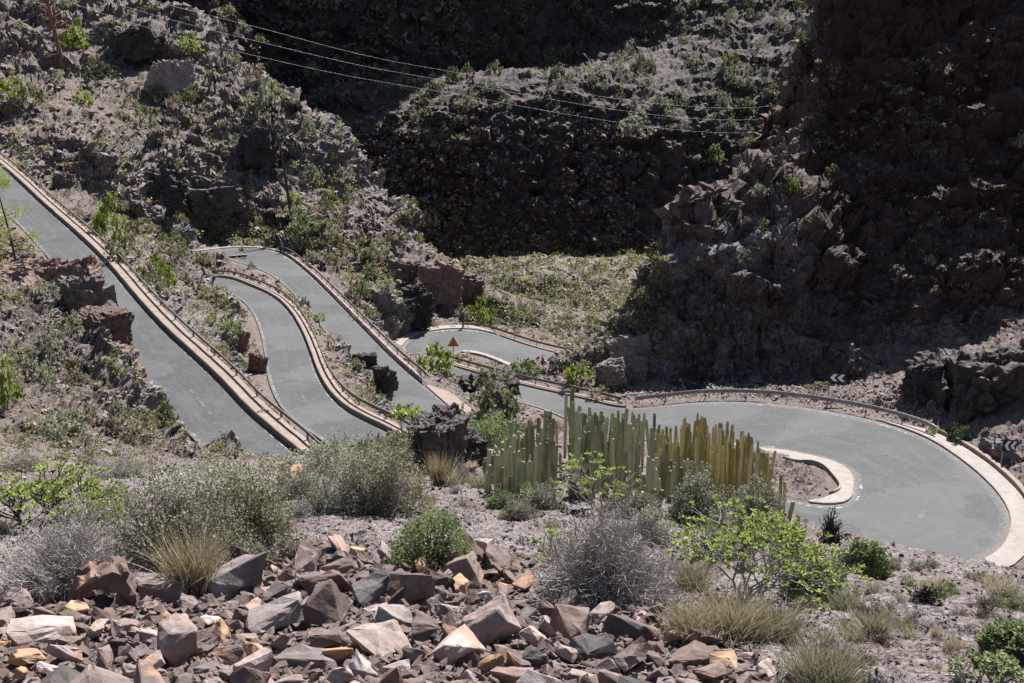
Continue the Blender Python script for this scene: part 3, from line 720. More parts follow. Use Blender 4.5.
def leaning_pole(px0, py0, D, px1, py1, rad, mat, name, label, cat, knots=0):
    A = hit_px(px0, py0)[0]
    A = np.array(A); B = at_d(px1, py1, A[1]-1.0); B[2] += CZ
    L = B-A; pts = [A+L*t for t in np.linspace(-.04, 1, 9)]; r = link(name, None); r.location = A
    v, f = tube_arr(np.array(pts)-A, np.linspace(rad, rad*.45, 9), 7); link('stem', mk_mesh('stem', v, f, [mat], True), r)
    vv, ff, o_ = [], [], 0; rr = np.random.default_rng(int(px0))
    for k in range(knots):
        t = rr.uniform(.3, 1.0); an = rr.uniform(0, 6.28); d = np.array([math.cos(an), math.sin(an), .5])*rr.uniform(.3, 1.0)*(1.2-t)*2.2*rad/.14*.5
        v, f = tube_arr([L*t, L*t+d*.6, L*t+d+np.array([0, 0, .1])], rad*.22, 4); vv.append(v); ff.append(f+o_); o_ += len(v)
    if vv: link('side_twigs', mk_mesh('side_twigs', np.vstack(vv), np.vstack(ff), [mat]), r)
    tag(r, label, cat); return r
leaning_pole(291, 214, 190, 280, 142, .34, M_wood, 'dry_agave_stalk', 'thin dark dry flower stalk standing on the rocky hillside above the third leg', 'dead plant', 10)
leaning_pole(63, 66, 200, 42, -22, .55, M_wood2, 'dry_agave_stalk', 'thick rusty brown dry stalk leaning out of the frame at the top left corner', 'dead plant', 60)
# ------------------------------------------------------------------ stones
def rock_mat(name, a_, b_, c_, stain, amount):
    m, nt, b = mat_base(name, .82); N = NB(nt); ob = N.obj()
    oi = N.n('ShaderNodeObjectInfo').outputs['Random']
    pos = N.pos()
    n1 = N.noise(3.2, 6, .65, pos); n2 = N.noise(22, 5, .7, pos)
    col = N.ramp(N.math('ADD', N.math('MULTIPLY', n1, .7), N.math('MULTIPLY', N.math('SUBTRACT', oi, .5), .35)), [(.2, a_), (.38, b_), (.58, c_)])
    col = N.mix(N.ramp(n2, [(.35, .0), (.7, .55)]), col, tuple(q*.55 for q in b_))
    st_ = N.math('MULTIPLY', N.ramp(N.noise(2.1, 4, .7, pos), [(.52, 0.), (.62, 1.)]), N.ramp(N.math('FRACT', N.math('MULTIPLY', oi, 7.31)), [(.45, .15), (.75, amount)]))
    col = N.mix(st_, col, stain)
    N.L.new(col, b.inputs['Base Color'])
    bn = N.bump(n1, .5, .05); bn = N.bump(n2, .5, .012, bn); N.L.new(bn, b.inputs['Normal']); return m
M_rock = rock_mat('broken_rock', (.10, .070, .062), (.25, .185, .168), (.46, .385, .36), (.34, .19, .11), .8)
M_rockd = rock_mat('dark_basalt', (.035, .031, .032), (.085, .074, .072), (.18, .16, .155), (.17, .10, .07), .6)
M_rockm = rock_mat('weathered_basalt', (.07, .058, .056), (.19, .16, .152), (.36, .315, .30), (.20, .11, .075), .8)
M_rockr = rock_mat('rusty_rock', (.075, .05, .042), (.155, .105, .088), (.26, .19, .165), (.26, .15, .10), .8)
M_rocko = rock_mat('orange_rock', (.22, .13, .08), (.36, .23, .14), (.50, .35, .22), (.42, .22, .10), .8)
import bmesh
def hull_rock(seed, dims=(1, .75, .5), n=13, bev=.018):
    r = np.random.default_rng(seed); bm = bmesh.new()
    for _ in range(n):
        p = r.uniform(-1, 1, 3); p = p/np.abs(p).max()*r.uniform(.72, 1) if r.random() < .8 else p
        bm.verts.new((p[0]*dims[0]*.5, p[1]*dims[1]*.5, p[2]*dims[2]*.5))
    res = bmesh.ops.convex_hull(bm, input=bm.verts)
    bmesh.ops.delete(bm, geom=[g for g in bm.verts if not g.link_faces], context='VERTS')
    bmesh.ops.dissolve_limit(bm, angle_limit=math.radians(14), verts=bm.verts, edges=bm.edges)
    bmesh.ops.bevel(bm, geom=list(bm.edges), offset=bev*r.uniform(.5, 1.3), segments=1, affect='EDGES', clamp_overlap=True)
    bmesh.ops.triangulate(bm, faces=bm.faces)
    bmesh.ops.subdivide_edges(bm, edges=[e for e in bm.edges if e.calc_length() > .22], cuts=2, use_grid_fill=True)
    bmesh.ops.triangulate(bm, faces=bm.faces)
    bm.normal_update()
    V = np.array([v.co[:] for v in bm.verts]); Nn_ = np.array([v.normal[:] for v in bm.verts])
    V = V + Nn_*(.035*fbm(V*3+seed, 3, seed)+.028*facets(V*4+seed, seed, 1.2))[:, None]
    T = np.array([[v.index for v in f.verts] for f in bm.faces]); 
    bm.verts.index_update(); T = np.array([[v.index for v in f.verts] for f in bm.faces]); bm.free()
    return V, T
PROTO = [hull_rock(100+k, (1, random.uniform(.55, .9), random.uniform(.36, .66)), random.choice((12, 15, 18))) for k in range(16)]
PMESH = {}
def rock_mesh(k, mat):
    if (k, mat.name) not in PMESH: PMESH[(k, mat.name)] = mk_mesh('rock', PROTO[k][0], PROTO[k][1], [mat])
    return PMESH[(k, mat.name)]
def rot_align(nrm, spin, tiltx=0, tilty=0):
    q = Vector((0, 0, 1)).rotation_difference(nrm); return (q.to_matrix() @ Matrix.Rotation(spin, 3, 'Z') @ Matrix.Rotation(tiltx, 3, 'X') @ Matrix.Rotation(tilty, 3, 'Y'))
def place_rock(px, py, wpx, k, mat, label, cat='rock', group=None, name='rock', sink=.12, tilt=(0, 0), spin=None, flat=1.0):
    loc, nor = hit_px(px, py)
    if loc is None: return None
    s = wpx*loc.y/F; o = link(name, rock_mesh(k, mat)); h = (PROTO[k][0][:, 2].max())*s*flat
    o.location = loc + Vector((0, 0, h*(1-2*sink) - .0)); n_ = (nor+Vector((0, 0, 1.5))).normalized()
    o.rotation_euler = rot_align(n_, random.uniform(0, 6.28) if spin is None else spin, *tilt).to_euler(); o.scale = (s, s, s*flat)
    tag(o, label, cat, group); return o
# blocks of the foreground scree: named ones first
SL = 'scree rocks in the foreground'
def scree_label(px, py, w, mt):
    sz = 'large ' if w > 46 else 'small ' if w < 26 else ''
    c = {'broken_rock': 'pinkish grey', 'dark_basalt': 'dark basalt', 'weathered_basalt': 'brownish grey', 'rusty_rock': 'rusty brown', 'orange_rock': 'orange tan'}[mt.name]
    return sz+c+' angular rock in the '+('upper ' if py < topy(px)+42 else 'lower ')+('left' if px < 240 else 'middle' if px < 500 else 'right')+' part of the foreground scree'
UP = hit_px(108, 606)[0]
def upright_slab():
    k = UP.y/F; prof = [(-38, 0), (-40, 14), (-30, 32), (-14, 44), (8, 47), (20, 42), (26, 22), (30, -6), (14, -6), (10, 22), (-8, 27), (-24, 20), (-30, 4)]
    me_ = extr([(x*k, z*k) for x, z in prof], -.16, .16); bm = bmesh.new(); bm.from_mesh(me_)
    bmesh.ops.triangulate(bm, faces=bm.faces)
    for _ in range(3): bmesh.ops.subdivide_edges(bm, edges=[e for e in bm.edges if e.calc_length() > .05], cuts=1); bmesh.ops.triangulate(bm, faces=bm.faces)
    bmesh.ops.recalc_face_normals(bm, faces=bm.faces); bm.normal_update(); V = np.array([v.co[:] for v in bm.verts]); N0 = np.array([v.normal[:] for v in bm.verts]); V += N0*(.03*facets(V*7, 5, 1.2)+.02*fbm(V*5, 3, 3))[:, None]
    bm.verts.index_update(); T = np.array([[v.index for v in f.verts] for f in bm.faces]); bm.free()
    o = link('rock', mk_mesh('rock', V, T, [M_rockr])); o.location = UP+Vector((0, 0, .03)); o.rotation_euler = (.12, 0, .35); tag(o, 'upright reddish brown slab standing on edge, the tallest stone at the lower left', 'rock')
upright_slab()
place_rock(85, 600, 40, 7, M_rockr, 'reddish slab leaning against the tall upright slab', 'rock', None, tilt=(.3, .7), spin=1.2, sink=-.3)
place_rock(297, 478, 30, 5, M_rocko, 'orange brown boulder at the brow between the shrubs, below the first leg', 'rock')
place_rock(470, 470, 22, 2, M_rocko, 'yellowish stone at the foot of the dark boulder, left of the spurge clump', 'rock')
place_rock(460, 590, 30, 9, M_rocko, 'small yellow stone below the round green bush', 'rock')
place_rock(582, 660, 46, 11, M_rocko, 'orange sided block near the bottom centre of the scree', 'rock')
place_rock(410, 600, 62, 1, M_rockr, 'dark brown pointed block just below the round green bush', 'rock', None, tilt=(.5, .3))
place_rock(165, 600, 58, 6, M_rock, 'pale pinkish block beside the straw coloured tuft', 'rock')
def topy(x): return np.interp(x, [-60, 0, 60, 130, 180, 250, 330, 420, 480, 540, 620, 690, 740, 800], [600, 598, 604, 600, 598, 556, 545, 566, 548, 568, 606, 632, 655, 700])
cnt = 0; rr = random.Random(12); taken = [(108, 590, 80)]
for t in range(16000):
    if cnt >= 290: break
    px = rr.uniform(-25, 790); ty = topy(px); py = ty + (730-ty)*rr.random()**.85
    if py < ty: continue
    mt0 = rr.choices(range(5), (56, 7, 16, 17, 4))[0]
    f_ = (py-540)/150; w = rr.choice((26, 32, 38, 46, 56, 66, 78))*(.75+.6*f_)
    if mt0 == 4: w = min(w, 40)
    if any((px-a_)**2+((py-b_)*1.6)**2 < (.27*(w+c_))**2 for a_, b_, c_ in taken): continue
    mt = (M_rock, M_rockd, M_rockm, M_rockr, M_rocko)[mt0]
    if place_rock(px, py, w, rr.randrange(16), mt, scree_label(px, py, w, mt), 'rock', SL, tilt=(rr.gauss(0, .35), rr.gauss(0, .35)), sink=rr.uniform(0, .25)): taken.append((px, py, w)); cnt += 1
# the multitude of smaller stones
SMALL = [hull_rock(300+k, (1, .8, .55), 8, .04) for k in range(1)]
def tiny_hull(seed):
    r = np.random.default_rng(seed); bm = bmesh.new()
    for _ in range(9):
        p = r.normal(size=3); p /= np.linalg.norm(p); bm.verts.new(tuple(p*np.array([.5, .38, .27])*r.uniform(.8, 1.15)))
    bmesh.ops.convex_hull(bm, input=bm.verts); bmesh.ops.delete(bm, geom=[g for g in bm.verts if not g.link_faces], context='VERTS'); bm.verts.index_update()
    V = np.array([v.co[:] for v in bm.verts]); T = np.array([[v.index for v in f.verts] for f in bm.faces]); bm.free(); return V, T
TINY = [tiny_hull(500+k) for k in range(10)]
def road_near(x, y):
    d = np.hypot(RC[::3, 0]-x, RC[::3, 1]-y); k = d.argmin(); return d[k]-HW[::3][k]
def stones(name, label, mat, spots, kind='stuff'):
    VV, TT, o_ = [], [], 0; r = np.random.default_rng(len(spots))
    for (loc, nor, s) in spots:
        V, T = TINY[r.integers(10)]; an = r.uniform(0, 6.28, 3); R_ = np.array(Matrix.Rotation(an[0], 3, 'Z') @ Matrix.Rotation(an[1]*.12, 3, 'X') @ Matrix.Rotation(an[2]*.12, 3, 'Y'))
        sc_ = np.array([1, r.uniform(.7, 1), r.uniform(.6, 1.2)])*s
        VV.append((V*sc_)@R_.T+np.array(loc)+np.array([0, 0, .08*s])); TT.append(T+o_); o_ += len(V)
    o = link(name, mk_mesh(name, np.vstack(VV), np.vstack(TT), [mat])); tag(o, label, 'stones', None, kind); return o
def px_spots(n, region, size, seed, avoid=.8, power=1.0, dens=None):
    r = np.random.default_rng(seed); out = []
    x0, y0, x1, y1 = region; tries = 0
    while len(out) < n and tries < n*4:
        tries += 1
        px, py = r.uniform(x0, x1), r.uniform(y0, y1)
        if dens is not None and not dens(px, py, r): continue
        loc, nor = hit_px(px, py)
        if loc is None: continue
        if loc.y > 44 and avoid is not None and road_near(loc.x, loc.y) < avoid: continue
        lo, hi = size; wpx = lo*(hi/lo)**(r.random()**1.6)
        out.append((loc, nor, wpx*loc.y/F*power))
    return out
stones('rubble', 'small broken stones filling the gaps of the foreground scree', M_rock, px_spots(7500, (-40, 560, 820, 715), (6, 30), 1, None, dens=lambda x, y, r: y > topy(x)-12))
stones('gravel', 'loose gravel and small stones on the dry foreground ground', M_rockm, px_spots(5200, (-40, 480, 1060, 715), (2.5, 10), 2, .5, dens=lambda x, y, r: y < topy(x)+25))
lm = lambda x, y, r: dnoise(x, y, 38., 26., 3., 7) > -.12 or r.random() < .25
stones('scree', 'loose basalt stones strewn over the slopes between the road legs', M_rockm, px_spots(9000, (-40, 120, 640, 480), (2.5, 9), 3, .9, dens=lm))
stones('hill_scree', 'broken stones on the sunlit upper left hillside', M_rock, px_spots(3600, (-40, -10, 480, 300), (2.5, 11), 4, .9, dens=lm))
stones('verge_scree', 'pale stones on the verge behind the outer guardrail of the right bend', M_rock, px_spots(1500, (600, 380, 940, 425), (2.5, 7), 5, 1.1))
stones('island_stones', 'stones inside the loops of the hairpins', M_rockm, px_spots(900, (420, 350, 860, 515), (2, 6), 6, 2.4, dens=lambda x, y, r: y < 400 or x > 760))
stones('floor_stones', 'stones on the scrubby canyon floor and the right hand slope', M_rockm, px_spots(2600, (460, 250, 1060, 380), (2, 6), 8, 1.0))
# outcrops and boulders
def outcrop_arr(seed, dims, bl=2.0, rough=1.0):
    bm = bmesh.new(); bmesh.ops.create_icosphere(bm, subdivisions=6, radius=1.0)
    V = np.array([v.co[:] for v in bm.verts]); T = np.array([[v.index for v in f.verts] for f in bm.faces]); bm.free()
    d = V/np.linalg.norm(V, axis=1)[:, None]; V = np.sign(V)*np.abs(V)**.7; V /= (np.abs(V)**5).sum(1)[:, None]**.2
    V = V*np.array(dims)*.5
    s = np.mean(dims)
    q_ = V+seed*3.7
    zc_ = q_[:, 2]/(s*.16)+fbm(q_/s, 2, seed+2)*1.2; led_ = zc_-np.floor(zc_)
    dd = .10*s*rough*facets(q_/(s*.42), seed, 1.3)+.045*s*rough*facets(q_/(s*.17), seed+5, 1.3)+.014*s*facets(q_/(s*.06), seed+9, 1.3)+.035*s*(np.minimum(led_*1.5, 1)-.5)+.03*s*fbm(q_/(s*.5), 2, seed+3)
    return V + d*dd[:, None], T
def block_cluster(seed, dims, n=11):
    """fractured bedrock: joint bounded angular blocks packed into one mass"""
    r = np.random.default_rng(seed); VV, TT, o_ = [], [], 0; dims = np.array(dims, float)
    an0 = r.uniform(-.5, .5); tl = r.uniform(-.25, .25)
    for k in range(n):
        V, T = BLK[r.integers(len(BLK))]; f = r.uniform(.38, .72) if k else .85
        c = r.uniform(-1, 1, 3)*(1-f)*.55; sc_ = np.array([dims[0]*f*r.uniform(.7, 1.1), dims[1]*f*r.uniform(.8, 1.1), dims[2]*f*r.uniform(.75, 1.15)])
        R_ = np.array(Matrix.Rotation(an0+r.normal()*.2, 3, 'Z') @ Matrix.Rotation(tl+r.normal()*.1, 3, 'Y') @ Matrix.Rotation(r.normal()*.12, 3, 'X'))
        q_ = (V*sc_)@R_.T+c*dims; s = dims.mean(); d = unit_(q_-c*dims)
        q_ = q_+d*(.05*s*facets(q_/(s*.17)+seed, seed, 1.2)+.02*s*facets(q_/(s*.07)+seed, seed+3, 1.2))[:, None]
        VV.append(q_); TT.append(T+o_); o_ += len(V)
    return np.vstack(VV), np.vstack(TT)
def unit_(v): return v/(np.linalg.norm(v, axis=1, keepdims=True)+1e-9)
def _blk(seed):
    r = np.random.default_rng(seed); bm = bmesh.new()
    for sx in (-1, 1):
        for sy in (-1, 1):
            for sz in (-1, 1): bm.verts.new((sx*.5*r.uniform(.72, 1), sy*.5*r.uniform(.72, 1), sz*.5*r.uniform(.72, 1)))
    for _ in range(5): p = r.uniform(-.5, .5, 3); bm.verts.new(tuple(p/np.abs(p).max()*.5))
    bmesh.ops.convex_hull(bm, input=bm.verts); bmesh.ops.delete(bm, geom=[g for g in bm.verts if not g.link_faces], context='VERTS')
    for _ in range(4):
        bmesh.ops.subdivide_edges(bm, edges=[e for e in bm.edges if e.calc_length() > .07], cuts=1, use_grid_fill=True); bmesh.ops.triangulate(bm, faces=bm.faces)
    bm.verts.index_update(); V = np.array([v.co[:] for v in bm.verts]); T = np.array([[v.index for v in f.verts] for f in bm.faces]); bm.free(); return V, T
BLK = [_blk(900+k) for k in range(6)]
def outcrop(px, py, wpx, hpx, depth, mat, label, name='rock_outcrop', seed=1, group=None, rot=0.0, dD=0.0, D=None):
    if D is None:
        loc, _ = hit_px(px, py); D = loc.y
    D += dD; p = at_d(px, py, D); w = wpx*D/F; h = hpx*D/F
    V, T = block_cluster(seed, (w*1.1, depth, h*1.3)); V[:, 2] += h*.375
    o = link(name, mk_mesh(name, V, T, [mat])); o.location = (p[0], p[1]+depth*.2, p[2]+CZ); o.rotation_euler = (0, 0, rot); tag(o, label, 'rock', group); return o
outcrop(440, 466, 58, 54, 1.8, M_rockd, 'large dark angular boulder beside the left end of the spurge clump', 'boulder', 3)
outcrop(470, 462, 34, 30, 1.4, M_rockd, 'low dark rock shelf right of the large dark boulder', 'boulder', 4)
GC = 'rusty rock knobs of the cutting beside the highest road leg'
for k, (px, py, w, h, dp, D, lab) in enumerate([(66, 300, 52, 36, 5, 84, 'topmost rock of the cutting beside the highest leg'), (88, 328, 46, 44, 4.5, 77.5, 'tall cracked rock overhanging the left edge of the highest leg'),
        (98, 356, 44, 44, 4, 71.5, 'rusty rock face bulging towards the road in the middle of the cutting'), (113, 388, 38, 36, 3.5, 66, 'lower upright rock of the cutting beside the worn edge line'),
        (134, 412, 32, 24, 3, 62, 'lowest rock of the cutting where the leg disappears behind the brow'), (34, 328, 62, 34, 5, 79, 'wide brown rock left of the tall cracked rock'),
        (8, 300, 60, 30, 5, 84, 'reddish brown rock at the left edge of the frame, level with the cutting top'), (14, 352, 56, 34, 5, 74, 'dark red rock face at the left edge above the lime shrub'), (28, 384, 50, 24, 4, 67, 'low red brown rock between the lime shrub and the cutting'),
        (52, 362, 66, 32, 5, 71, 'wide broken rock shelf left of the bulging rusty face'), (72, 396, 60, 28, 4, 65, 'brown rock shelf left of the lower upright rock')]):
    outcrop(px, py, w*1.15, h*1.15, dp, (M_rockr, M_rockm, M_rockr)[k % 3], lab, seed=10+k, group=GC, rot=-.5+.08*k, D=D)
outcrop(944, 432, 58, 74, 9, M_rockd, 'dark blocky rock tower above the end of the pale guardrail', seed=31, D=97)
outcrop(996, 452, 84, 96, 10, M_rockd, 'big overhanging rock with a sunlit top above the leaning chevron board', seed=32, D=93, rot=.3)
outcrop(1062, 455, 84, 112, 11, M_rockm, 'sunlit rock mass cut by the right edge of the frame', seed=33, D=91, rot=.6)
outcrop(925, 400, 26, 38, 4, M_rockd, 'narrow dark rock at the left foot of the blocky rock tower', seed=34, D=101)
for k, (px, py, w, h, dp, mt, lab) in enumerate([(440, 302, 44, 40, 6, M_rockr, 'reddish overhanging rock behind the far hairpin'), (415, 322, 26, 34, 5, M_rockd, 'dark rock directly behind the outer kerb of the far hairpin'),
        (470, 300, 34, 26, 5, M_rockm, 'grey rock right of the reddish overhanging rock'), (400, 285, 30, 24, 5, M_rockm, 'grey rock on the slope left of the reddish overhanging rock'),
        (630, 384, 34, 52, 7, M_rockm, 'sunlit rock buttress where the farthest leg disappears behind the cliff'), (612, 388, 26, 26, 4, M_rockm, 'pale low rock at the left foot of the sunlit buttress'),
        (240, 352, 18, 24, 2.5, M_rockr, 'rusty rock face at the left edge of the second leg'), (256, 372, 14, 22, 2.2, M_rockr, 'small rusty rock overhanging the second leg'), (385, 388, 18, 22, 2.4, M_rockd, 'dark rock at the lower end of the island between second and third leg'),
        (365, 368, 16, 16, 2.2, M_rockd, 'smaller dark rock higher on the narrow island'), (255, 165, 34, 34, 7, M_rockd, 'dark rock face in the middle of the left hillside'), (135, 60, 54, 34, 9, M_rockd, 'dark hollowed crag high on the left hillside'),
        (170, 92, 40, 28, 8, M_rockm, 'grey banded crag below the hollowed crag'), (62, 188, 22, 14, 3, M_rockm, 'grey boulder beside the kerb of the highest leg'), (72, 172, 12, 10, 2, M_rocko, 'orange boulder above the grey boulder near the highest leg'),
        (215, 215, 66, 34, 6, M_rockd, 'dark overhanging rock above the upper left hairpin'), (165, 205, 44, 34, 6, M_rockd, 'shaded rock face left of the upper left hairpin'), (486, 398, 46, 20, 5, M_rockd, 'heap of dark stones right of the third leg'), (490, 408, 30, 22, 4, M_rockd, 'dark stone bank below the olive shrub by the far hairpin')]):
    outcrop(px, py, w, h, dp, mt, lab, seed=50+k, rot=.5*k)
# ------------------------------------------------------------------ plants
def leaf_mat(name, lo, mid, hi, trans=.3):
    m, nt, b = mat_base(name, .75); N = NB(nt)
    oi = N.n('ShaderNodeObjectInfo').outputs['Random']
    v = N.math('ADD', N.attr('rnd'), N.math('MULTIPLY', N.math('SUBTRACT', oi, .5), .3))
    col = N.ramp(v, [(.1, lo), (.5, mid), (.95, hi)])
    N.L.new(col, b.inputs['Base Color'])
    tr = N.n('ShaderNodeBsdfTranslucent'); N.L.new(col, tr.inputs[0]); mx = N.n('ShaderNodeMixShader'); mx.inputs[0].default_value = trans
    N.L.new(b.outputs[0], mx.inputs[1]); N.L.new(tr.outputs[0], mx.inputs[2]); N.L.new(mx.outputs[0], nt.nodes['Material Output'].inputs[0]); return m
ML = dict(lime=leaf_mat('lime_green_leaf', (.11, .14, .03), (.24, .29, .06), (.38, .43, .12)),
          green=leaf_mat('fresh_green_leaf', (.08, .11, .04), (.17, .22, .08), (.32, .37, .18)),
          olive=leaf_mat('olive_leaf', (.075, .08, .042), (.17, .18, .095), (.32, .32, .19)),
          grey=leaf_mat('grey_green_leaf', (.13, .135, .095), (.27, .275, .19), (.46, .46, .35)),
          dull=leaf_mat('dull_green_leaf', (.045, .055, .03), (.09, .105, .055), (.16, .175, .10)),
          straw=leaf_mat('straw', (.18, .14, .08), (.36, .31, .19), (.56, .51, .36), .2),
          pink=leaf_mat('mixed_dry_leaf', (.12, .10, .07), (.22, .21, .12), (.36, .33, .24)),
          herb=leaf_mat('yellow_green_herb', (.12, .12, .045), (.24, .235, .10), (.42, .40, .21)),
          grass=leaf_mat('dry_green_grass', (.14, .125, .075), (.28, .265, .17), (.48, .46, .32), .2))
MT = dict(grey=simple_mat('grey_twig', (.33, .30, .28), .9, 0, .4, 30), brown=simple_mat('brown_twig', (.12, .09, .07), .9, 0, .4, 30),
          pale=simple_mat('pale_twig', (.34, .32, .28), .9, 0, .3, 30), dark=simple_mat('dark_twig', (.05, .04, .035), .9, 0, .3, 30))
def quads_leaves(c, d, s, l, w):
    n = len(c); V = np.stack([c, c+d*l[:, None]*.55+s*w[:, None], c+d*l[:, None], c+d*l[:, None]*.5-s*w[:, None]], 1).reshape(-1, 3)
    return V, np.arange(4*n).reshape(n, 4)
def unit(v): return v/(np.linalg.norm(v, axis=-1, keepdims=True)+1e-9)
def curves_to_tubes(Pc, rad, k=3):
    """Pc (n,m,3), rad (m,)|(n,m) -> thin tubes"""
    n, m_, _ = Pc.shape; T = unit(np.gradient(Pc, axis=1)); ref = np.array([.31, .87, .2]); U = unit(np.cross(T, ref)); W = np.cross(T, U)
    rad = np.broadcast_to(rad, (n, m_)); an = np.arange(k)*2*math.pi/k
    V = Pc[:, :, None]+(U[:, :, None]*np.cos(an)[:, None]+W[:, :, None]*np.sin(an)[:, None])*rad[:, :, None, None]
    a_, i, j = np.meshgrid(np.arange(n), np.arange(m_-1), np.arange(k), indexing='ij'); b = a_*m_*k
    q = np.stack([b+i*k+j, b+i*k+(j+1) % k, b+(i+1)*k+(j+1) % k, b+(i+1)*k+j], -1).reshape(-1, 4)
    return V.reshape(-1, 3), q
def dome(r, n, R, H, shell=.35, low=.05, lump=.25, seed=0):
    d = unit(r.normal(size=(n, 3))); d[:, 2] = np.abs(d[:, 2])*1.0+low; d = unit(d)
    rr_ = (1-shell*r.random(n)**1.0)*(1+lump*vnoise(d*2.2+seed*9.1, seed))
    return d*rr_[:, None]*np.array([R, R, H]), d
def bush_meshes(seed, R, H, nt_=90, nsub=0, nl=3000, ll=.04, lw=.35, tr=.006, tm='grey', lm='olive', shell=.5, base=.12, lump=.42):
    r = np.random.default_rng(seed); out = {}
    if nt_:
        e, d = dome(r, nt_, R*.95, H*.95, .5, .03, lump, seed); b = r.normal(size=(nt_, 3))*np.array([base*R, base*R, 0]); t = np.linspace(0, 1, 6)[None, :, None]
        midp = b+(e-b)*.45+np.array([0, 0, H*.18])+r.normal(size=(nt_, 3))*R*.07
        Pc = (1-t)**2*b[:, None]+2*t*(1-t)*midp[:, None]+t*t*e[:, None]; Pc += r.normal(size=Pc.shape)*R*.018*t
        V, Q = curves_to_tubes(Pc, np.linspace(tr*1.8, tr*.55, 6))
        if nsub:
            i = r.integers(0, nt_, nsub); k = r.integers(2, 6, nsub); s0 = Pc[i, k]; dd = unit(unit(s0)*.6+r.normal(size=(nsub, 3))*.75+np.array([0, 0, .25])); L_ = R*r.uniform(.12, .38, nsub)
            t2 = np.linspace(0, 1, 4)[None, :, None]; P2 = s0[:, None]+dd[:, None]*L_[:, None, None]*t2+r.normal(size=(nsub, 4, 3))*R*.03*t2
            V2, Q2 = curves_to_tubes(P2, np.linspace(tr*.8, tr*.35, 4)); Q = np.vstack([Q, Q2+len(V)]); V = np.vstack([V, V2])
        out['stems'] = mk_mesh('stems', V, Q, [MT[tm]])
    if nl:
        c, d = dome(r, nl, R, H, shell, 0.0, lump, seed)
        nc = max(6, nl//40); cc, _ = dome(r, nc, R, H, shell*.6, .0, lump, seed); c = np.where(r.random((nl, 1)) < .75, cc[r.integers(0, nc, nl)]+r.normal(size=(nl, 3))*np.array([R, R, H])*.062, c)
        c[:, 2] = np.maximum(c[:, 2], .01)
        dr = unit(d*.6+r.normal(size=(nl, 3))*.7+np.array([0, 0, .35])); s = unit(np.cross(dr, r.normal(size=(nl, 3)))); l = ll*r.uniform(.6, 1.3, nl)
        V, Q = quads_leaves(c, dr, s, l, l*lw); me = mk_mesh('foliage', V, Q, [ML[lm]])
        rv = np.clip(.5+.3*vnoise(c*(2.5/R), seed+4)+r.normal(size=nl)*.18, 0, 1); add_attr(me, 'rnd', np.repeat(rv, 4)); out['foliage'] = me
    return out
def grass_meshes(seed, R, H, n=450, bw=.006, lm='straw', lean=.5):
    r = np.random.default_rng(seed); b = np.c_[r.normal(size=(n, 2))*R*.3, np.zeros(n)]; d = unit(np.c_[r.normal(size=(n, 2))*lean*.62, np.ones(n)]); L_ = H*r.uniform(.45, 1.1, n)
    out_ = unit(np.c_[d[:, :2], np.zeros(n)]); t = np.array([0, .35, .7, 1.])[None, :, None]
    Pc = b[:, None]+d[:, None]*L_[:, None, None]*t+out_[:, None]*(L_*r.uniform(.0, .28, n))[:, None, None]*t**2.2-np.array([0, 0, 1.])*(L_*r.uniform(0, .12, n))[:, None, None]*t**3
    s = unit(np.cross(d, r.normal(size=(n, 3))))[:, None]; wd = (bw*np.array([1, .85, .6, .12]))[None, :, None]
    V = np.stack([Pc-s*wd, Pc+s*wd], 2).reshape(-1, 3); a_, i = np.meshgrid(np.arange(n), np.arange(3), indexing='ij'); q = (a_*8+i*2).ravel()
    me = mk_mesh('blades', V, np.stack([q, q+1, q+3, q+2], 1), [ML[lm]]); add_attr(me, 'rnd', np.repeat(np.clip(r.normal(.55, .22, n), 0, 1), 8)); return {'blades': me}
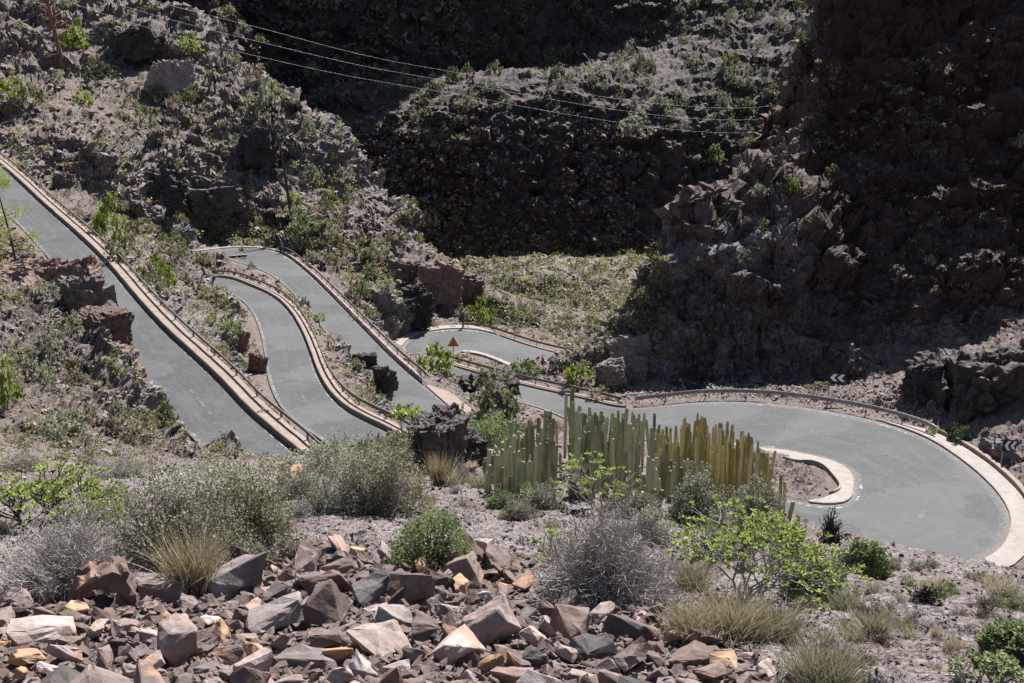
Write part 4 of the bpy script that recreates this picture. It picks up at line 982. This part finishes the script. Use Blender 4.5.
def rosette_meshes(seed, R, H, levels=4, tr=.02, tm='pale', lm='lime', nleaf=16, ll=.05, spread=.75, trunks=3, cover=1.0):
    r = np.random.default_rng(seed); segs = []; tips = []
    def grow(p, d, L_, rad, lv):
        q = p+d*L_*.55+r.normal(size=3)*L_*.06; e = q+unit(d+np.array([0, 0, .25]))*L_*.45; segs.append((p, q, e, rad))
        if lv == 0: tips.append((e, d)); return
        k = r.choice([2, 3, 3]) if lv > 1 else 2
        a0 = r.uniform(0, 6.28)
        for i in range(k):
            an = a0+i*6.283/k+r.normal()*.3; u = unit(np.cross(d, [.3, .8, .1])); v = np.cross(d, u)
            grow(e, unit(d+(u*math.cos(an)+v*math.sin(an))*spread*r.uniform(.6, 1.2)+np.array([0, 0, .12])), L_*r.uniform(.68, .95), rad*.72, lv-1)
    for i in range(trunks): grow(np.array([*r.normal(size=2)*R*.08, -.03]), unit(np.array([*(r.normal(size=2)*.45), 1.])), H/(levels+1)*1.15, tr, levels)
    Pc = np.array([[a_, b_, c_] for a_, b_, c_, _ in segs]); rad = np.array([s_[3] for s_ in segs])[:, None]*np.array([1, .9, .8])
    tp = np.array([t[0] for t in tips]); ext = np.array([np.percentile(np.abs(tp[:, 0]), 90), np.percentile(np.abs(tp[:, 1]), 90), tp[:, 2].max()]); sc_ = np.array([R/ext[0], R/ext[1], H/ext[2]])
    Pc = Pc*sc_; V, Q = curves_to_tubes(Pc, rad, 5); out = {'stems': mk_mesh('stems', V, Q, [MT[tm]], True)}
    tips = [t for t in tips if r.random() < cover]
    c = np.repeat(np.array([t[0] for t in tips])*sc_, nleaf, 0); d = np.repeat(np.array([t[1] for t in tips]), nleaf, 0); n = len(c)
    dr = unit(r.normal(size=(n, 3))*np.array([1, 1, .45])+d*.5+np.array([0, 0, .35])); s = unit(np.cross(dr, np.array([0, 0, 1.])+r.normal(size=(n, 3))*.3)); l = ll*r.uniform(.7, 1.2, n)
    V, Q = quads_leaves(c+r.normal(size=(n, 3))*ll*.15, dr, s, l, l*.24); me = mk_mesh('foliage', V, Q, [ML[lm]]); add_attr(me, 'rnd', np.repeat(np.clip(r.normal(.55, .2, n), 0, 1), 4)); out['foliage'] = me
    return out
def plant(name, meshes, px, py, label, cat, group=None, scale=1.0, spin=None, loc=None, sq=(1, 1)):
    if loc is None: loc, _ = hit_px(px, py)
    if loc is None: return None
    r = link(name, None) if len(meshes) > 1 else None
    if r is None:
        (k, me), = meshes.items(); r = link(name, me)
    else:
        for k, me in meshes.items(): link(k, me, r)
    r.location = loc-Vector((0, 0, .03)); r.scale = (scale*sq[0], scale*sq[0], scale*sq[1]); r.rotation_euler = (0, 0, random.uniform(0, 6.28) if spin is None else spin); tag(r, label, cat, group); return r
def size_at(px, py, wpx, hpx):
    loc, _ = hit_px(px, py); k = loc.y/F; return wpx*k/2, hpx*k, loc
def fbush(name, px, py, w, h, label, cat, kind, seed, **k):
    R, H, loc = size_at(px, py, w, h)
    fn = {'bush': bush_meshes, 'grass': grass_meshes, 'ros': rosette_meshes}[kind]
    return plant(name, fn(seed, R, H, **k), px, py, label, cat, loc=loc)
B, S_ = 'bush', 'shrub'
# foreground shrubs, left to right
fbush('dry_bush', 62, 598, 160, 100, 'big grey leafless bush at the left edge behind the upright reddish slab', S_, B, 1, nt_=420, nsub=5200, nl=1500, ll=.022, tr=.0035, lm='pink', tm='grey', shell=.8, lump=.2)
fbush('leafy_shrub', 28, 530, 120, 66, 'yellow green shrub with dark bare stems at the left edge above the grey bush', S_, 'ros', 2, levels=4, trunks=4, tm='dark', lm='lime', ll=.07, tr=.022, nleaf=14)
fbush('leafy_shrub', 88, 522, 90, 46, 'low yellowish green shrub left of the wide grey green one', S_, B, 3, nt_=120, nl=3500, ll=.045, lm='lime', tm='grey')
fbush('leafy_shrub', 172, 560, 150, 92, 'wide grey green shrub with reddish tips, left of centre behind the straw tuft', S_, B, 4, nt_=260, nsub=900, nl=9000, ll=.036, lm='grey', tm='brown', shell=.6)
fbush('leafy_shrub', 250, 548, 125, 88, 'dense olive shrub right of the wide grey green one, below the first leg', S_, B, 5, nt_=240, nsub=700, nl=8500, ll=.036, lm='olive', tm='brown', shell=.6)
fbush('leafy_shrub', 215, 500, 150, 40, 'long low shrub along the brow below the first leg', S_, B, 6, nt_=160, nl=5000, ll=.05, lm='grey', tm='grey')
fbush('grass_tuft', 192, 586, 74, 72, 'straw coloured grass tuft beside the upright reddish slab', 'grass tuft', 'grass', 7, n=750, bw=.0045, lm='straw')
fbush('grass_tuft', 228, 588, 50, 34, 'small pale grass tuft right of the straw coloured one', 'grass tuft', 'grass', 8, n=300, bw=.004, lm='grass', lean=.9)
fbush('leafy_shrub', 352, 508, 90, 72, 'grey green shrub at the brow in front of the second leg', S_, B, 9, nt_=220, nsub=500, nl=7000, ll=.045, lm='grey', tm='grey')
fbush('leafy_shrub', 392, 512, 84, 70, 'pale leaved shrub left of the large dark boulder', S_, B, 10, nt_=220, nsub=500, nl=6500, ll=.045, lm='pink', tm='grey')
fbush('leafy_shrub', 330, 470, 90, 34, 'low bright shrub at the foot of the second leg', S_, B, 12, nt_=120, nl=4500, ll=.06, lm='grey', tm='grey')
fbush('leafy_shrub', 396, 466, 78, 40, 'olive shrub just left of the large dark boulder', S_, B, 13, nt_=120, nl=4500, ll=.06, lm='olive', tm='grey')
fbush('spurge_bush', 430, 570, 92, 72, 'round fresh green bush standing in the scree, centre left', S_, B, 14, nt_=260, nsub=200, nl=6500, ll=.034, lw=.3, lm='green', tm='brown', shell=.35, base=.08, lump=.15)
fbush('leafy_stalk', 404, 446, 26, 40, 'bright green upright leafy shoot in front of the end of the second guardrail', 'plant', 'ros', 15, levels=2, trunks=3, lm='lime', ll=.16, nleaf=22, tr=.02, spread=.35)
fbush('grass_tuft', 440, 486, 26, 40, 'brown dry tuft below the large dark boulder', 'grass tuft', 'grass', 16, n=350, bw=.007, lm='straw', lean=.25)
fbush('dry_bush', 462, 484, 44, 30, 'small pale dry bush between the boulder and the spurge clump', S_, B, 17, nt_=160, nsub=700, nl=300, ll=.03, tr=.006, lm='pink')
fbush('leafy_shrub', 495, 446, 62, 34, 'light green shrub behind the left end of the spurge clump', S_, B, 18, nt_=120, nl=5000, ll=.07, lm='green', tm='grey')
fbush('spurge_sapling', 556, 590, 62, 76, 'pale stemmed young spurge with few green tips beside the big leafless bush', 'plant', 'ros', 19, levels=3, trunks=2, lm='lime', ll=.05, nleaf=14, tr=.016, cover=.45)
fbush('dry_bush', 606, 602, 172, 102, 'biggest leafless grey bush in the middle, in front of the spurge clump', S_, B, 20, nt_=520, nsub=7000, nl=0, tr=.0042, tm='grey', shell=.8, lump=.15)
fbush('spurge_bush', 600, 512, 86, 66, 'pale stemmed spurge with scattered lime tips in front of the tall spurge clump', 'plant', 'ros', 21, levels=4, trunks=4, lm='lime', ll=.075, nleaf=16, tr=.024, cover=.42)
fbush('leafy_shrub', 695, 524, 70, 56, 'round grey green shrub in front of the gap between both spurge clumps', S_, B, 22, nt_=160, nsub=300, nl=6500, ll=.045, lm='grey', tm='brown', shell=.5)
fbush('leafy_shrub', 757, 524, 62, 46, 'dull green shrub below the yellow spurge clump', S_, B, 23, nt_=120, nl=5500, ll=.04, lm='grey', tm='brown')
fbush('leafy_shrub', 722, 508, 40, 30, 'small pinkish dry shrub between two grey green ones below the yellow clump', S_, B, 24, nt_=120, nl=2000, ll=.04, lm='pink', tm='brown')
fbush('spurge_bush', 742, 602, 150, 96, 'wide pale stemmed spurge bush with a bright lime green crown, right of the leafless bush', 'plant', 'ros', 25, levels=5, trunks=5, lm='lime', ll=.05, nleaf=16, tr=.016, cover=.75)
fbush('leafy_shrub', 808, 596, 78, 56, 'light green feathery shrub right of the lime crowned spurge', S_, B, 26, nt_=180, nsub=500, nl=6000, ll=.03, lm='green', tm='grey', shell=.6)
fbush('grass_tuft', 690, 642, 62, 56, 'grass tuft with yellow blades at the right end of the scree', 'grass tuft', 'grass', 27, n=650, bw=.004, lm='straw')
fbush('grass_tuft', 735, 640, 84, 70, 'tall brownish grass clump below the lime crowned spurge', 'grass tuft', 'grass', 28, n=900, bw=.004, lm='straw', lean=.7)
fbush('grass_tuft', 776, 640, 60, 56, 'greyish grass clump right of the tall brownish one', 'grass tuft', 'grass', 29, n=600, bw=.004, lm='grass', lean=.7)
fbush('grass_tuft', 822, 690, 100, 66, 'green and straw grass clump at the bottom edge of the frame', 'grass tuft', 'grass', 30, n=1100, bw=.0035, lm='grass', lean=.6)
fbush('grass_tuft', 876, 634, 34, 34, 'small olive tuft alone on the bare slope at the right', 'grass tuft', 'grass', 31, n=350, bw=.004, lm='grass', lean=.5)
fbush('dry_bush', 830, 545, 34, 46, 'dark upright leafless bush at the lower end of the loop kerb', S_, B, 32, nt_=120, nsub=400, nl=200, ll=.03, tr=.010, tm='dark', lm='dull', shell=.4, base=.2, lump=.1)
fbush('leafy_shrub', 860, 572, 54, 36, 'round fresh green shrub right of the dark leafless bush', S_, B, 33, nt_=120, nl=5000, ll=.045, lm='green', tm='brown', shell=.4)
fbush('leafy_shrub', 925, 600, 34, 20, 'small dark brown shrub on the bare slope', S_, B, 34, nt_=120, nsub=300, nl=300, ll=.025, lm='dull', tm='dark')
fbush('spurge_bush', 992, 690, 60, 46, 'green spurge with pale bare branches in the lower right corner', 'plant', 'ros', 35, levels=4, trunks=3, lm='green', ll=.04, nleaf=14, tr=.012, cover=.8)
fbush('spurge_bush', 1012, 654, 44, 34, 'green leafy spurge at the right edge above the corner', 'plant', 'ros', 36, levels=4, trunks=3, lm='green', ll=.04, nleaf=14, tr=.012)
fbush('dry_bush', 965, 682, 38, 40, 'pale dead branches sticking up in the lower right', 'dead plant', 'ros', 37, levels=3, trunks=2, tm='pale', nleaf=3, ll=.02, tr=.014, cover=.3, lm='pink')
fbush('dead_branch', 800, 688, 60, 18, 'thin white dead branch lying at the bottom edge', 'dead plant', 'ros', 38, levels=2, trunks=2, tm='pale', nleaf=2, ll=.02, tr=.010, cover=.3, lm='pink', spread=.9)
rr = random.Random(5)
kinds_c = [('green', 'small green shrub along the crest in front of the large bend'), ('grey', 'small grey green shrub along the crest in front of the large bend')]
CRM = [bush_meshes(60+k, .5, .6, nt_=60, nl=1500, ll=.045, lm=l, tm='brown') for k, l in enumerate(('green', 'olive', 'grey'))]
for k, px in enumerate(range(872, 1030, 12)):
    cy = float(np.interp(px, [860, 900, 960, 1030], [540, 560, 574, 586])); R_, H_, loc = size_at(px+rr.uniform(-5, 5), cy+rr.uniform(0, 26), 26, 20)
    plant('leafy_shrub', CRM[k % 3], px, cy, 'small green shrub among the row on the crest in front of the large bend', S_, 'small shrubs on the right crest', scale=R_/.5*rr.uniform(.7, 1.3), loc=loc)
GRM = [grass_meshes(70+k, .3, .35, n=220, bw=.006, lm=('straw', 'grass')[k % 2], lean=.7) for k in range(4)]
TW = [bush_meshes(80+k, .3, .25, nt_=90, nsub=260, nl=150, ll=.02, tr=.004, lm='pink', tm=('grey', 'brown')[k % 2]) for k in range(3)]
for k in range(80):
    px = rr.uniform(780, 1030) if k < 44 else rr.uniform(0, 640); py = rr.uniform(585, 680) if k < 44 else rr.uniform(480, 575)
    loc, _ = hit_px(px, py)
    if loc is None or loc.y > 30: continue
    s = rr.uniform(9, 24)*loc.y/F/.35
    if rr.random() < .5: plant('grass_tuft', rr.choice(GRM), px, py, 'small dry grass tuft on the '+('bare right slope of the foreground' if px > 780 else 'stony ground behind the scree at the left' if px < 300 else 'stony ground behind the middle of the scree'), 'grass tuft', 'small grass tufts in the foreground', scale=s, loc=loc)
    else: plant('dry_shrub', rr.choice(TW), px, py, 'small twiggy dry shrub on the '+('bare right slope of the foreground' if px > 780 else 'stony ground behind the scree at the left' if px < 300 else 'stony ground behind the middle of the scree'), S_, 'small dry shrubs in the foreground', scale=s*1.2, loc=loc)
for k, (px, py, w, h, kd, lm, lab) in enumerate([(288, 560, 46, 26, 'bush', 'pink', 'low brownish dry shrub at the upper edge of the scree, left'), (520, 520, 44, 20, 'bush', 'pink', 'low dry shrub on the bare soil left of the lime tipped spurge'),
        (648, 540, 60, 40, 'bush', 'grey', 'pale shrub tangled behind the biggest leafless bush'), (690, 590, 60, 44, 'grass', 'grass', 'greyish grass growing between the leafless bush and the lime crowned spurge'),
        (300, 498, 60, 34, 'bush', 'olive', 'olive shrub between the two big shrubs on the brow'), (20, 470, 60, 24, 'bush', 'pink', 'dry shrub at the left edge of the brow'), (120, 478, 76, 24, 'bush', 'grey', 'low pale shrub on the brow below the cutting'),
        (560, 560, 40, 30, 'grass', 'straw', 'straw tuft at the left side of the biggest leafless bush'), (715, 560, 70, 50, 'bush', 'olive', 'olive shrub behind the lime crowned spurge'), (790, 560, 50, 34, 'grass', 'grass', 'grass clump behind the feathery green shrub'),
        (540, 508, 56, 30, 'bush', 'green', 'fresh green shrub at the foot of the left spurge clump'), (636, 514, 64, 34, 'bush', 'olive', 'olive shrub at the foot of the middle spurge clump'), (500, 506, 34, 20, 'bush', 'green', 'small green shrub at the left foot of the spurge'),
        (250, 570, 60, 26, 'bush', 'olive', 'low olive shrub at the upper edge of the scree right of the straw tuft'), (845, 610, 60, 30, 'grass', 'grass', 'pale grass clump on the right slope below the fresh green shrub')]):
    if kd == 'bush': fbush('leafy_shrub', px, py, w, h, lab, S_, B, 110+k, nt_=160, nsub=500, nl=3000, ll=.03, lm=lm, tm='grey', shell=.7)
    else: fbush('grass_tuft', px, py, w, h, lab, 'grass tuft', 'grass', 110+k, n=450, bw=.004, lm=lm)
# ------------------------------------------------------------------ candelabra spurge clumps: each ribbed column a part
CT = [0, .12, .25, .38, .5, .62, .74, .85, .94, .965, .982, .994, 1.0]; CR = [.8, .92, 1, 1, 1, 1, 1, 1, .98, .92, .78, .5, .12]
def column_mesh(seed):
    r = np.random.default_rng(seed); m_ = 13; k = 10; b = r.normal(size=2)*.05; P_ = []
    for i in range(m_):
        t = CT[i]; z = t; rad = CR[i]*(1+.05*math.sin(t*19+seed))
        cx, cy = b[0]*math.sin(t*3.0), b[1]*math.sin(t*2.3)
        for j in range(k):
            an = j*2*math.pi/k; q = rad*(1.0 if j % 2 == 0 else .58)*(1+.05*r.normal())
            P_.append((cx*.6+q*math.cos(an+.3*t)*.5, cy*.6+q*math.sin(an+.3*t)*.5, z))
    P_ = np.array(P_); i, j = np.meshgrid(np.arange(m_-1), np.arange(k), indexing='ij'); a1 = (i*k+j).ravel(); a2 = (i*k+(j+1) % k).ravel()
    return P_, np.stack([a1, a2, a2+k, a1+k], 1)
def spurge_mat(name, c0_, c1_, c2_):
    m, nt, b = mat_base(name, .65); N = NB(nt); ob = N.obj(); sp_ = N.n('ShaderNodeSeparateXYZ'); N.L.new(ob, sp_.inputs[0])
    oi = N.n('ShaderNodeObjectInfo').outputs['Random']
    v = N.math('ADD', N.math('MULTIPLY', N.noise(5, 4, .7), .6), N.math('MULTIPLY', N.math('SUBTRACT', oi, .5), .45))
    col = N.ramp(v, [(.12, c0_), (.32, c1_), (.55, c2_)])
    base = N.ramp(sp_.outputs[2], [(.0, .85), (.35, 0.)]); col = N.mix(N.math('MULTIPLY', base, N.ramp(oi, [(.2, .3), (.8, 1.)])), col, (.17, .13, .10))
    N.L.new(col, b.inputs['Base Color']); N.L.new(N.bump(N.noise(60, 3), .4, .02), b.inputs['Normal']); return m
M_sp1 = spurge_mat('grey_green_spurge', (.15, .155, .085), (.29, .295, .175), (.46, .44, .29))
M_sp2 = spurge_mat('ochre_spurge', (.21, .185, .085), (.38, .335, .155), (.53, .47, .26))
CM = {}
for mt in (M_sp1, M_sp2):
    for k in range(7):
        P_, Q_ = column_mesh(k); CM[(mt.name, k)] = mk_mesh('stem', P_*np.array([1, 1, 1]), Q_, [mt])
def spurge_clump(label, mt, n, xs, basef, topf, seed, rad):
    r = random.Random(seed); root = None; k = 0; t = 0
    while k < n and t < 1500:
        t += 1; px = xs[0]+(xs[1]-xs[0])*((k+.5*r.random())/n if k < n*.7 else r.random()); b0_, b1_ = basef(px); py = r.uniform(b0_, b1_); loc, _ = hit_px(px, py)
        if loc is None or loc.y > 36: continue
        if root is None:
            c = hit_px((xs[0]+xs[1])/2, (b0_+b1_)/2)[0]; root = link('spurge_clump', None); root.location = c; tag(root, label, 'candelabra spurge')
        tp = topf(px)+abs(r.gauss(0, 15))+(py-b0_)*.25-(4 if r.random() < .1 else 0); h = (py-tp)*loc.y/F
        if r.random() < .3: h *= r.uniform(.35, .85)
        if h < .3: continue
        o = link('stem', CM[(mt.name, k % 7)], root); o.location = loc-root.location-Vector((0, 0, .05)); w_ = rad*r.uniform(.8, 1.2); o.scale = (w_*2, w_*2, h)
        o.rotation_euler = (r.gauss(0, .05), r.gauss(0, .06)+.0006*(px-(xs[0]+xs[1])/2), r.uniform(0, 6.28)); k += 1
    return root
T1 = lambda x: float(np.interp(x, [478, 500, 516, 530, 556, 562, 572, 580, 610, 650, 668], [440, 432, 412, 405, 398, 374, 376, 398, 398, 400, 427]))
spurge_clump('large grey green clump of upright candelabra spurge, leftmost of the clumps', M_sp1, 100, (484, 584), lambda x: (458, 497+.06*(x-480)), T1, 3, .050)
spurge_clump('grey green candelabra spurge clump in the middle, rising behind the lime tipped spurge', M_sp1, 100, (570, 668), lambda x: (460, 500), T1, 4, .050)
spurge_clump('shorter grey spurge stems standing in front of the yellow clump', M_sp1, 50, (636, 706), lambda x: (488, 506), lambda x: 446, 8, .045)
TY = lambda x: float(np.interp(x, [650, 680, 690, 716, 722, 735, 752, 765, 780, 796], [422, 412, 404, 404, 410, 418, 422, 438, 454, 472]))
BY = lambda x: (float(np.interp(x, [650, 796], [462, 500])), float(np.interp(x, [650, 796], [484, 530])))
spurge_clump('yellow ochre candelabra spurge clump right of the grey green ones', M_sp2, 100, (650, 730), BY, TY, 5, .041)
spurge_clump('middle part of the yellow spurge, bridging its two larger clumps', M_sp2, 40, (690, 750), BY, TY, 9, .036)
spurge_clump('rightmost yellow spurge clump, its stems stepping down to the loop island', M_sp2, 90, (718, 794), BY, TY, 6, .041)
# ------------------------------------------------------------------ shrubs and tufts further off
def far_bush(seed, lm, nl=700, ll=.16, straw=False):
    return {'foliage': bush_meshes(seed, 1, 1.0, nt_=0, nl=nl, ll=ll, lw=.38, lm=lm, shell=.45, lump=.4)['foliage']}
FB = {l: [far_bush(200+i*10+j, l) for j in range(3)] for i, l in enumerate(('lime', 'green', 'olive', 'grey', 'dull', 'straw', 'pink'))}
FT = {l: [grass_meshes(280+j, 1.0, 1.0, n=260, bw=.03, lm=l, lean=.75) for j in range(2)] for l in ('straw', 'grass')}
def far(px, py, w, h, lm, label, group=None, name='shrub', cat='shrub', tuft=False):
    loc, _ = hit_px(px, py)
    if loc is None: return
    if loc.y > 44 and road_near(loc.x, loc.y) < .5: return
    k = loc.y/F; me = random.choice((FT if tuft else FB)[lm]); o = plant(name, me, px, py, label, cat, group, scale=w*k/2, loc=loc, sq=(1, h/(w/2)*1.0)); return o
NAMED = [(110, 240, 36, 44, 'lime', 'bright lime shrub beyond the guardrail of the highest leg'), (160, 286, 34, 30, 'lime', 'lime green shrub above the cutting of the second leg'),
 (436, 372, 46, 28, 'lime', 'bright green shrub in front of the far hairpin, left of the orange sign'), (492, 412, 58, 38, 'olive', 'big olive shrub below the far hairpin'), (526, 376, 32, 18, 'green', 'fresh green shrub on the strip between the two lanes of the far hairpin'),
 (577, 384, 36, 24, 'lime', 'lime shrub behind the spurge clump near the farthest leg'), (480, 322, 30, 24, 'lime', 'round lime shrub behind the guardrail start of the farthest leg'), (641, 310, 22, 22, 'green', 'bright green shrub at the foot of the right cliff on the canyon floor'),
 (372, 276, 18, 16, 'green', 'small vivid green shrub on the slope right of the third leg'), (363, 297, 16, 16, 'green', 'second vivid green shrub just below the first on the slope right of the third leg'), (306, 236, 28, 24, 'green', 'green shrub below the thin dark stalk'),
 (268, 118, 36, 34, 'grey', 'grey green shrub at the ridge of the left hillside'), (270, 98, 24, 16, 'lime', 'lime shrub on top of the ridge of the left hillside'), (190, 52, 32, 18, 'lime', 'lime shrub high on the left hillside'), (76, 48, 30, 26, 'lime', 'bright yellow green shrub beside the rusty stalk'),
 (8, 102, 30, 24, 'lime', 'yellow green shrub at the left edge above the highest leg'), (30, 104, 30, 20, 'olive', 'olive shrub right of the yellow green one at the left edge'), (100, 80, 36, 18, 'dull', 'dark green shrub below the hollowed crag'), (84, 106, 20, 16, 'lime', 'small lime shrub below the dark green shrub'),
 (165, 90, 18, 14, 'lime', 'small lime shrub beside the grey banded crag'), (146, 128, 20, 22, 'olive', 'olive shrub in the gully of the left hillside'), (8, 404, 34, 44, 'lime', 'yellow green shrub at the left edge below the cutting'), (52, 360, 30, 26, 'grey', 'grey round shrub among the rocks of the cutting'),
 (60, 432, 46, 24, 'grey', 'pale dry shrub on the left shoulder'), (125, 436, 36, 22, 'straw', 'yellowish shrub near the bottom of the cutting'), (272, 392, 28, 28, 'olive', 'olive green shrub at the left edge of the second leg'), (232, 334, 24, 14, 'green', 'green shrub above the rusty rock face of the second leg'),
 (635, 136, 34, 22, 'grey', 'largest pale green shrub on the far slope above the dark wall'), (660, 112, 24, 16, 'grey', 'pale green shrub above and right of the largest one on the far slope'), (645, 72, 24, 16, 'olive', 'olive shrub in the middle of the far slope'),
 (560, 86, 16, 10, 'grey', 'small pale shrub left of centre on the far slope'), (729, 74, 20, 20, 'olive', 'brownish olive shrub near the right end of the far slope'), (724, 112, 18, 16, 'grey', 'round pale shrub near the cliff on the far slope'), (714, 164, 22, 18, 'green', 'cushion shaped green shrub on the crest of the right cliff'),
 (655, 168, 12, 12, 'green', 'small green shrub clinging to the dark far wall'), (781, 34, 16, 14, 'grey', 'pale round shrub at the upper end of the cliff crest'), (801, 46, 16, 14, 'olive', 'round olive shrub beside the cliff crest'), (791, 192, 18, 16, 'lime', 'lime shrub on the face of the right cliff near its crest'),
 (931, 434, 14, 8, 'lime', 'small vivid green plant at the end of the pale guardrail'), (962, 346, 18, 12, 'straw', 'upper yellow grass tuft on the rock above the bend'), (956, 372, 14, 24, 'straw', 'lower yellow grass tuft hanging on the rock above the bend'), (960, 442, 22, 20, 'dull', 'dull green shrub in the shade under the overhanging rock'),
 (600, 400, 24, 14, 'straw', 'orange dry shrub behind the tops of the spurge clump'), (330, 350, 11, 12, 'straw', 'yellow tuft on the narrow island between second and third leg'), (818, 390, 26, 9, 'pink', 'dry brown bush on the verge left of the chevron board'), (850, 492, 10, 12, 'green', 'little green weed at the tip of the loop island')]
for px, py, w, h, lm, lab in NAMED: far(px, py, w, h, lm, lab, tuft=(lm == 'straw' and px > 900))
rr = random.Random(21); cnt = 0
ZN = [('shrub on the sunlit left hillside', 'shrubs scattered over the left hillside', (0, 0, 480, 300), 96, (8, 20), ('lime', 'olive', 'olive', 'grey', 'grey', 'pink', 'straw')),
      ('shrub on the slopes between the road legs', 'shrubs scattered between the road legs', (90, 200, 420, 440), 48, (9, 20), ('lime', 'green', 'grey', 'straw', 'pink', 'olive')),
      ('shrub on the left shoulder above the foreground', 'shrubs scattered on the left shoulder', (0, 220, 190, 470), 26, (12, 26), ('olive', 'grey', 'pink', 'straw')),
      ('shrub on the far slope above the dark wall', 'shrubs scattered on the far slope', (420, 0, 800, 130), 80, (7, 16), ('grey', 'olive', 'olive', 'dull')),
      ('shrub on a ledge of the right cliff', 'shrubs on the ledges of the right cliff', (690, 60, 1024, 330), 30, (7, 15), ('grey', 'olive', 'dull', 'pink'))]
for lab, grp, (x0, y0, x1, y1), n, (s0, s1), lms in ZN:
    k = 0; t = 0
    while k < n and t < n*6:
        t += 1; px, py = rr.uniform(x0, x1), rr.uniform(y0, y1)
        if dnoise(px, py, 60., 40., 7., 5, 2) < -.15 and rr.random() < .7: continue
        lm = rr.choice(lms); s = rr.uniform(s0, s1)*(.75 if lm == 'lime' else 1)
        word = {'lime': 'lime green', 'green': 'fresh green', 'olive': 'olive', 'grey': 'grey green', 'dull': 'dark green', 'straw': 'straw yellow', 'pink': 'dry brownish'}[lm]
        if far(px, py, s, s*rr.uniform(.55, .9), lm, 'small '+word+' '+lab+((', left' if px < x0+(x1-x0)*.33 else ', middle' if px < x0+(x1-x0)*.66 else ', right')+(' upper' if py < (y0+y1)/2 else ' lower')+' part'), grp): k += 1
# low scrub nobody could count
def scrub(name, label, lm, spots, nq=26):
    r = np.random.default_rng(len(spots)); C_ = []; S0 = []
    for loc, nor, s in spots: C_.append(np.array(loc)+r.normal(size=(nq, 3))*np.array([.36, .36, .22])*s+np.array([0, 0, .22*s])); S0.append(np.full(nq, s))
    c = np.vstack(C_); sz = np.concatenate(S0)*.34; n = len(c); d = unit(r.normal(size=(n, 3))+np.array([0, 0, .5])); s_ = unit(np.cross(d, r.normal(size=(n, 3))))
    V, Q = quads_leaves(c, d, s_, sz, sz*.4); me = mk_mesh(name, V, Q, [ML[lm]]); add_attr(me, 'rnd', np.repeat(np.clip(np.repeat(r.normal(.5, .25, len(spots)), nq)+r.normal(size=n)*.12, 0, 1), 4))
    o = link(name, me); tag(o, label, 'scrub', None, 'stuff')
sm = lambda x, y, r: dnoise(x, y, 30., 18., 1., 9) > -.1
scrub('floor_scrub', 'low yellow green scrub covering the sunlit canyon floor', 'herb', px_spots(1150, (455, 245, 665, 372), (3, 8), 31, 1.5, dens=lambda x, y, r: y < 330 or r.random() < .5))
scrub('floor_scrub', 'olive scrub on the canyon floor', 'olive', px_spots(650, (455, 240, 670, 350), (3, 10), 32, 1.5))
scrub('far_scrub', 'low olive scrub covering the far slope', 'olive', px_spots(520, (400, -5, 830, 135), (3, 8), 33, None, dens=sm))
scrub('far_scrub', 'dull scrub on the shaded far slope and wall', 'dull', px_spots(600, (220, -5, 830, 260), (3, 9), 34, None, dens=sm))
scrub('hill_scrub', 'dry herbs and low scrub on the left hillside', 'herb', px_spots(1050, (-10, -5, 470, 330), (3, 8), 35, .8, dens=sm))
scrub('roadside_scrub', 'dry herbs on the slopes between the road legs and on the shoulder', 'herb', px_spots(1900, (-10, 200, 440, 480), (3, 9), 36, .6, dens=sm))
scrub('cliff_scrub', 'grey herbs on the ledges of the right cliff', 'grey', px_spots(600, (690, 60, 1030, 340), (3, 7), 37, None, dens=lambda x, y, r: dnoise(x, y, 50., 14., 1., 19) > .12))
# small tree at the left edge, in front of the highest leg
def small_tree():
    A = hit_px(16, 262)[0]; r = np.random.default_rng(77); k = A.y/F; root = link('small_tree', None); root.location = A
    tag(root, 'thin small tree with yellow green leaf clumps at the left edge', 'tree')
    H = 92*k; tp = np.array([-14*k, 0, H]); ts = np.linspace(0, 1, 8); tr_ = np.stack([ts*tp[0]+.06*np.sin(ts*5), 0*ts, ts*H], 1)
    v, f = tube_arr(tr_, np.linspace(.10, .03, 8), 7); link('trunk', mk_mesh('trunk', v, f, [MT['dark']], True), root)
    Pc, L = [], []
    for i in range(30):
        t = r.uniform(.12, 1); p = tr_[0]*(1-t)+tr_[-1]*t; an = r.uniform(0, 6.28); e = p+np.array([math.cos(an), math.sin(an), .35])*r.uniform(.5, 1.9)*(1.25-t*.75); Pc.append([p, (p+e)/2+[0, 0, -.05], e]); L.append(e)
    v, f = curves_to_tubes(np.array(Pc), np.array([.03, .02, .01]), 4); link('limbs', mk_mesh('limbs', v, f, [MT['dark']]), root)
    c = np.repeat(np.array(L), 120, 0)+r.normal(size=(len(L)*120, 3))*np.array([.24, .24, .18]); n = len(c); d = unit(r.normal(size=(n, 3))+np.array([0, 0, .5])); s = unit(np.cross(d, r.normal(size=(n, 3)))); l = r.uniform(.1, .2, n)
    V, Q = quads_leaves(c, d, s, l, l*.2); me = mk_mesh('crown', V, Q, [ML['lime']]); add_attr(me, 'rnd', np.repeat(np.clip(r.normal(.75, .2, n), 0, 1), 4)); link('crown', me, root)
small_tree()
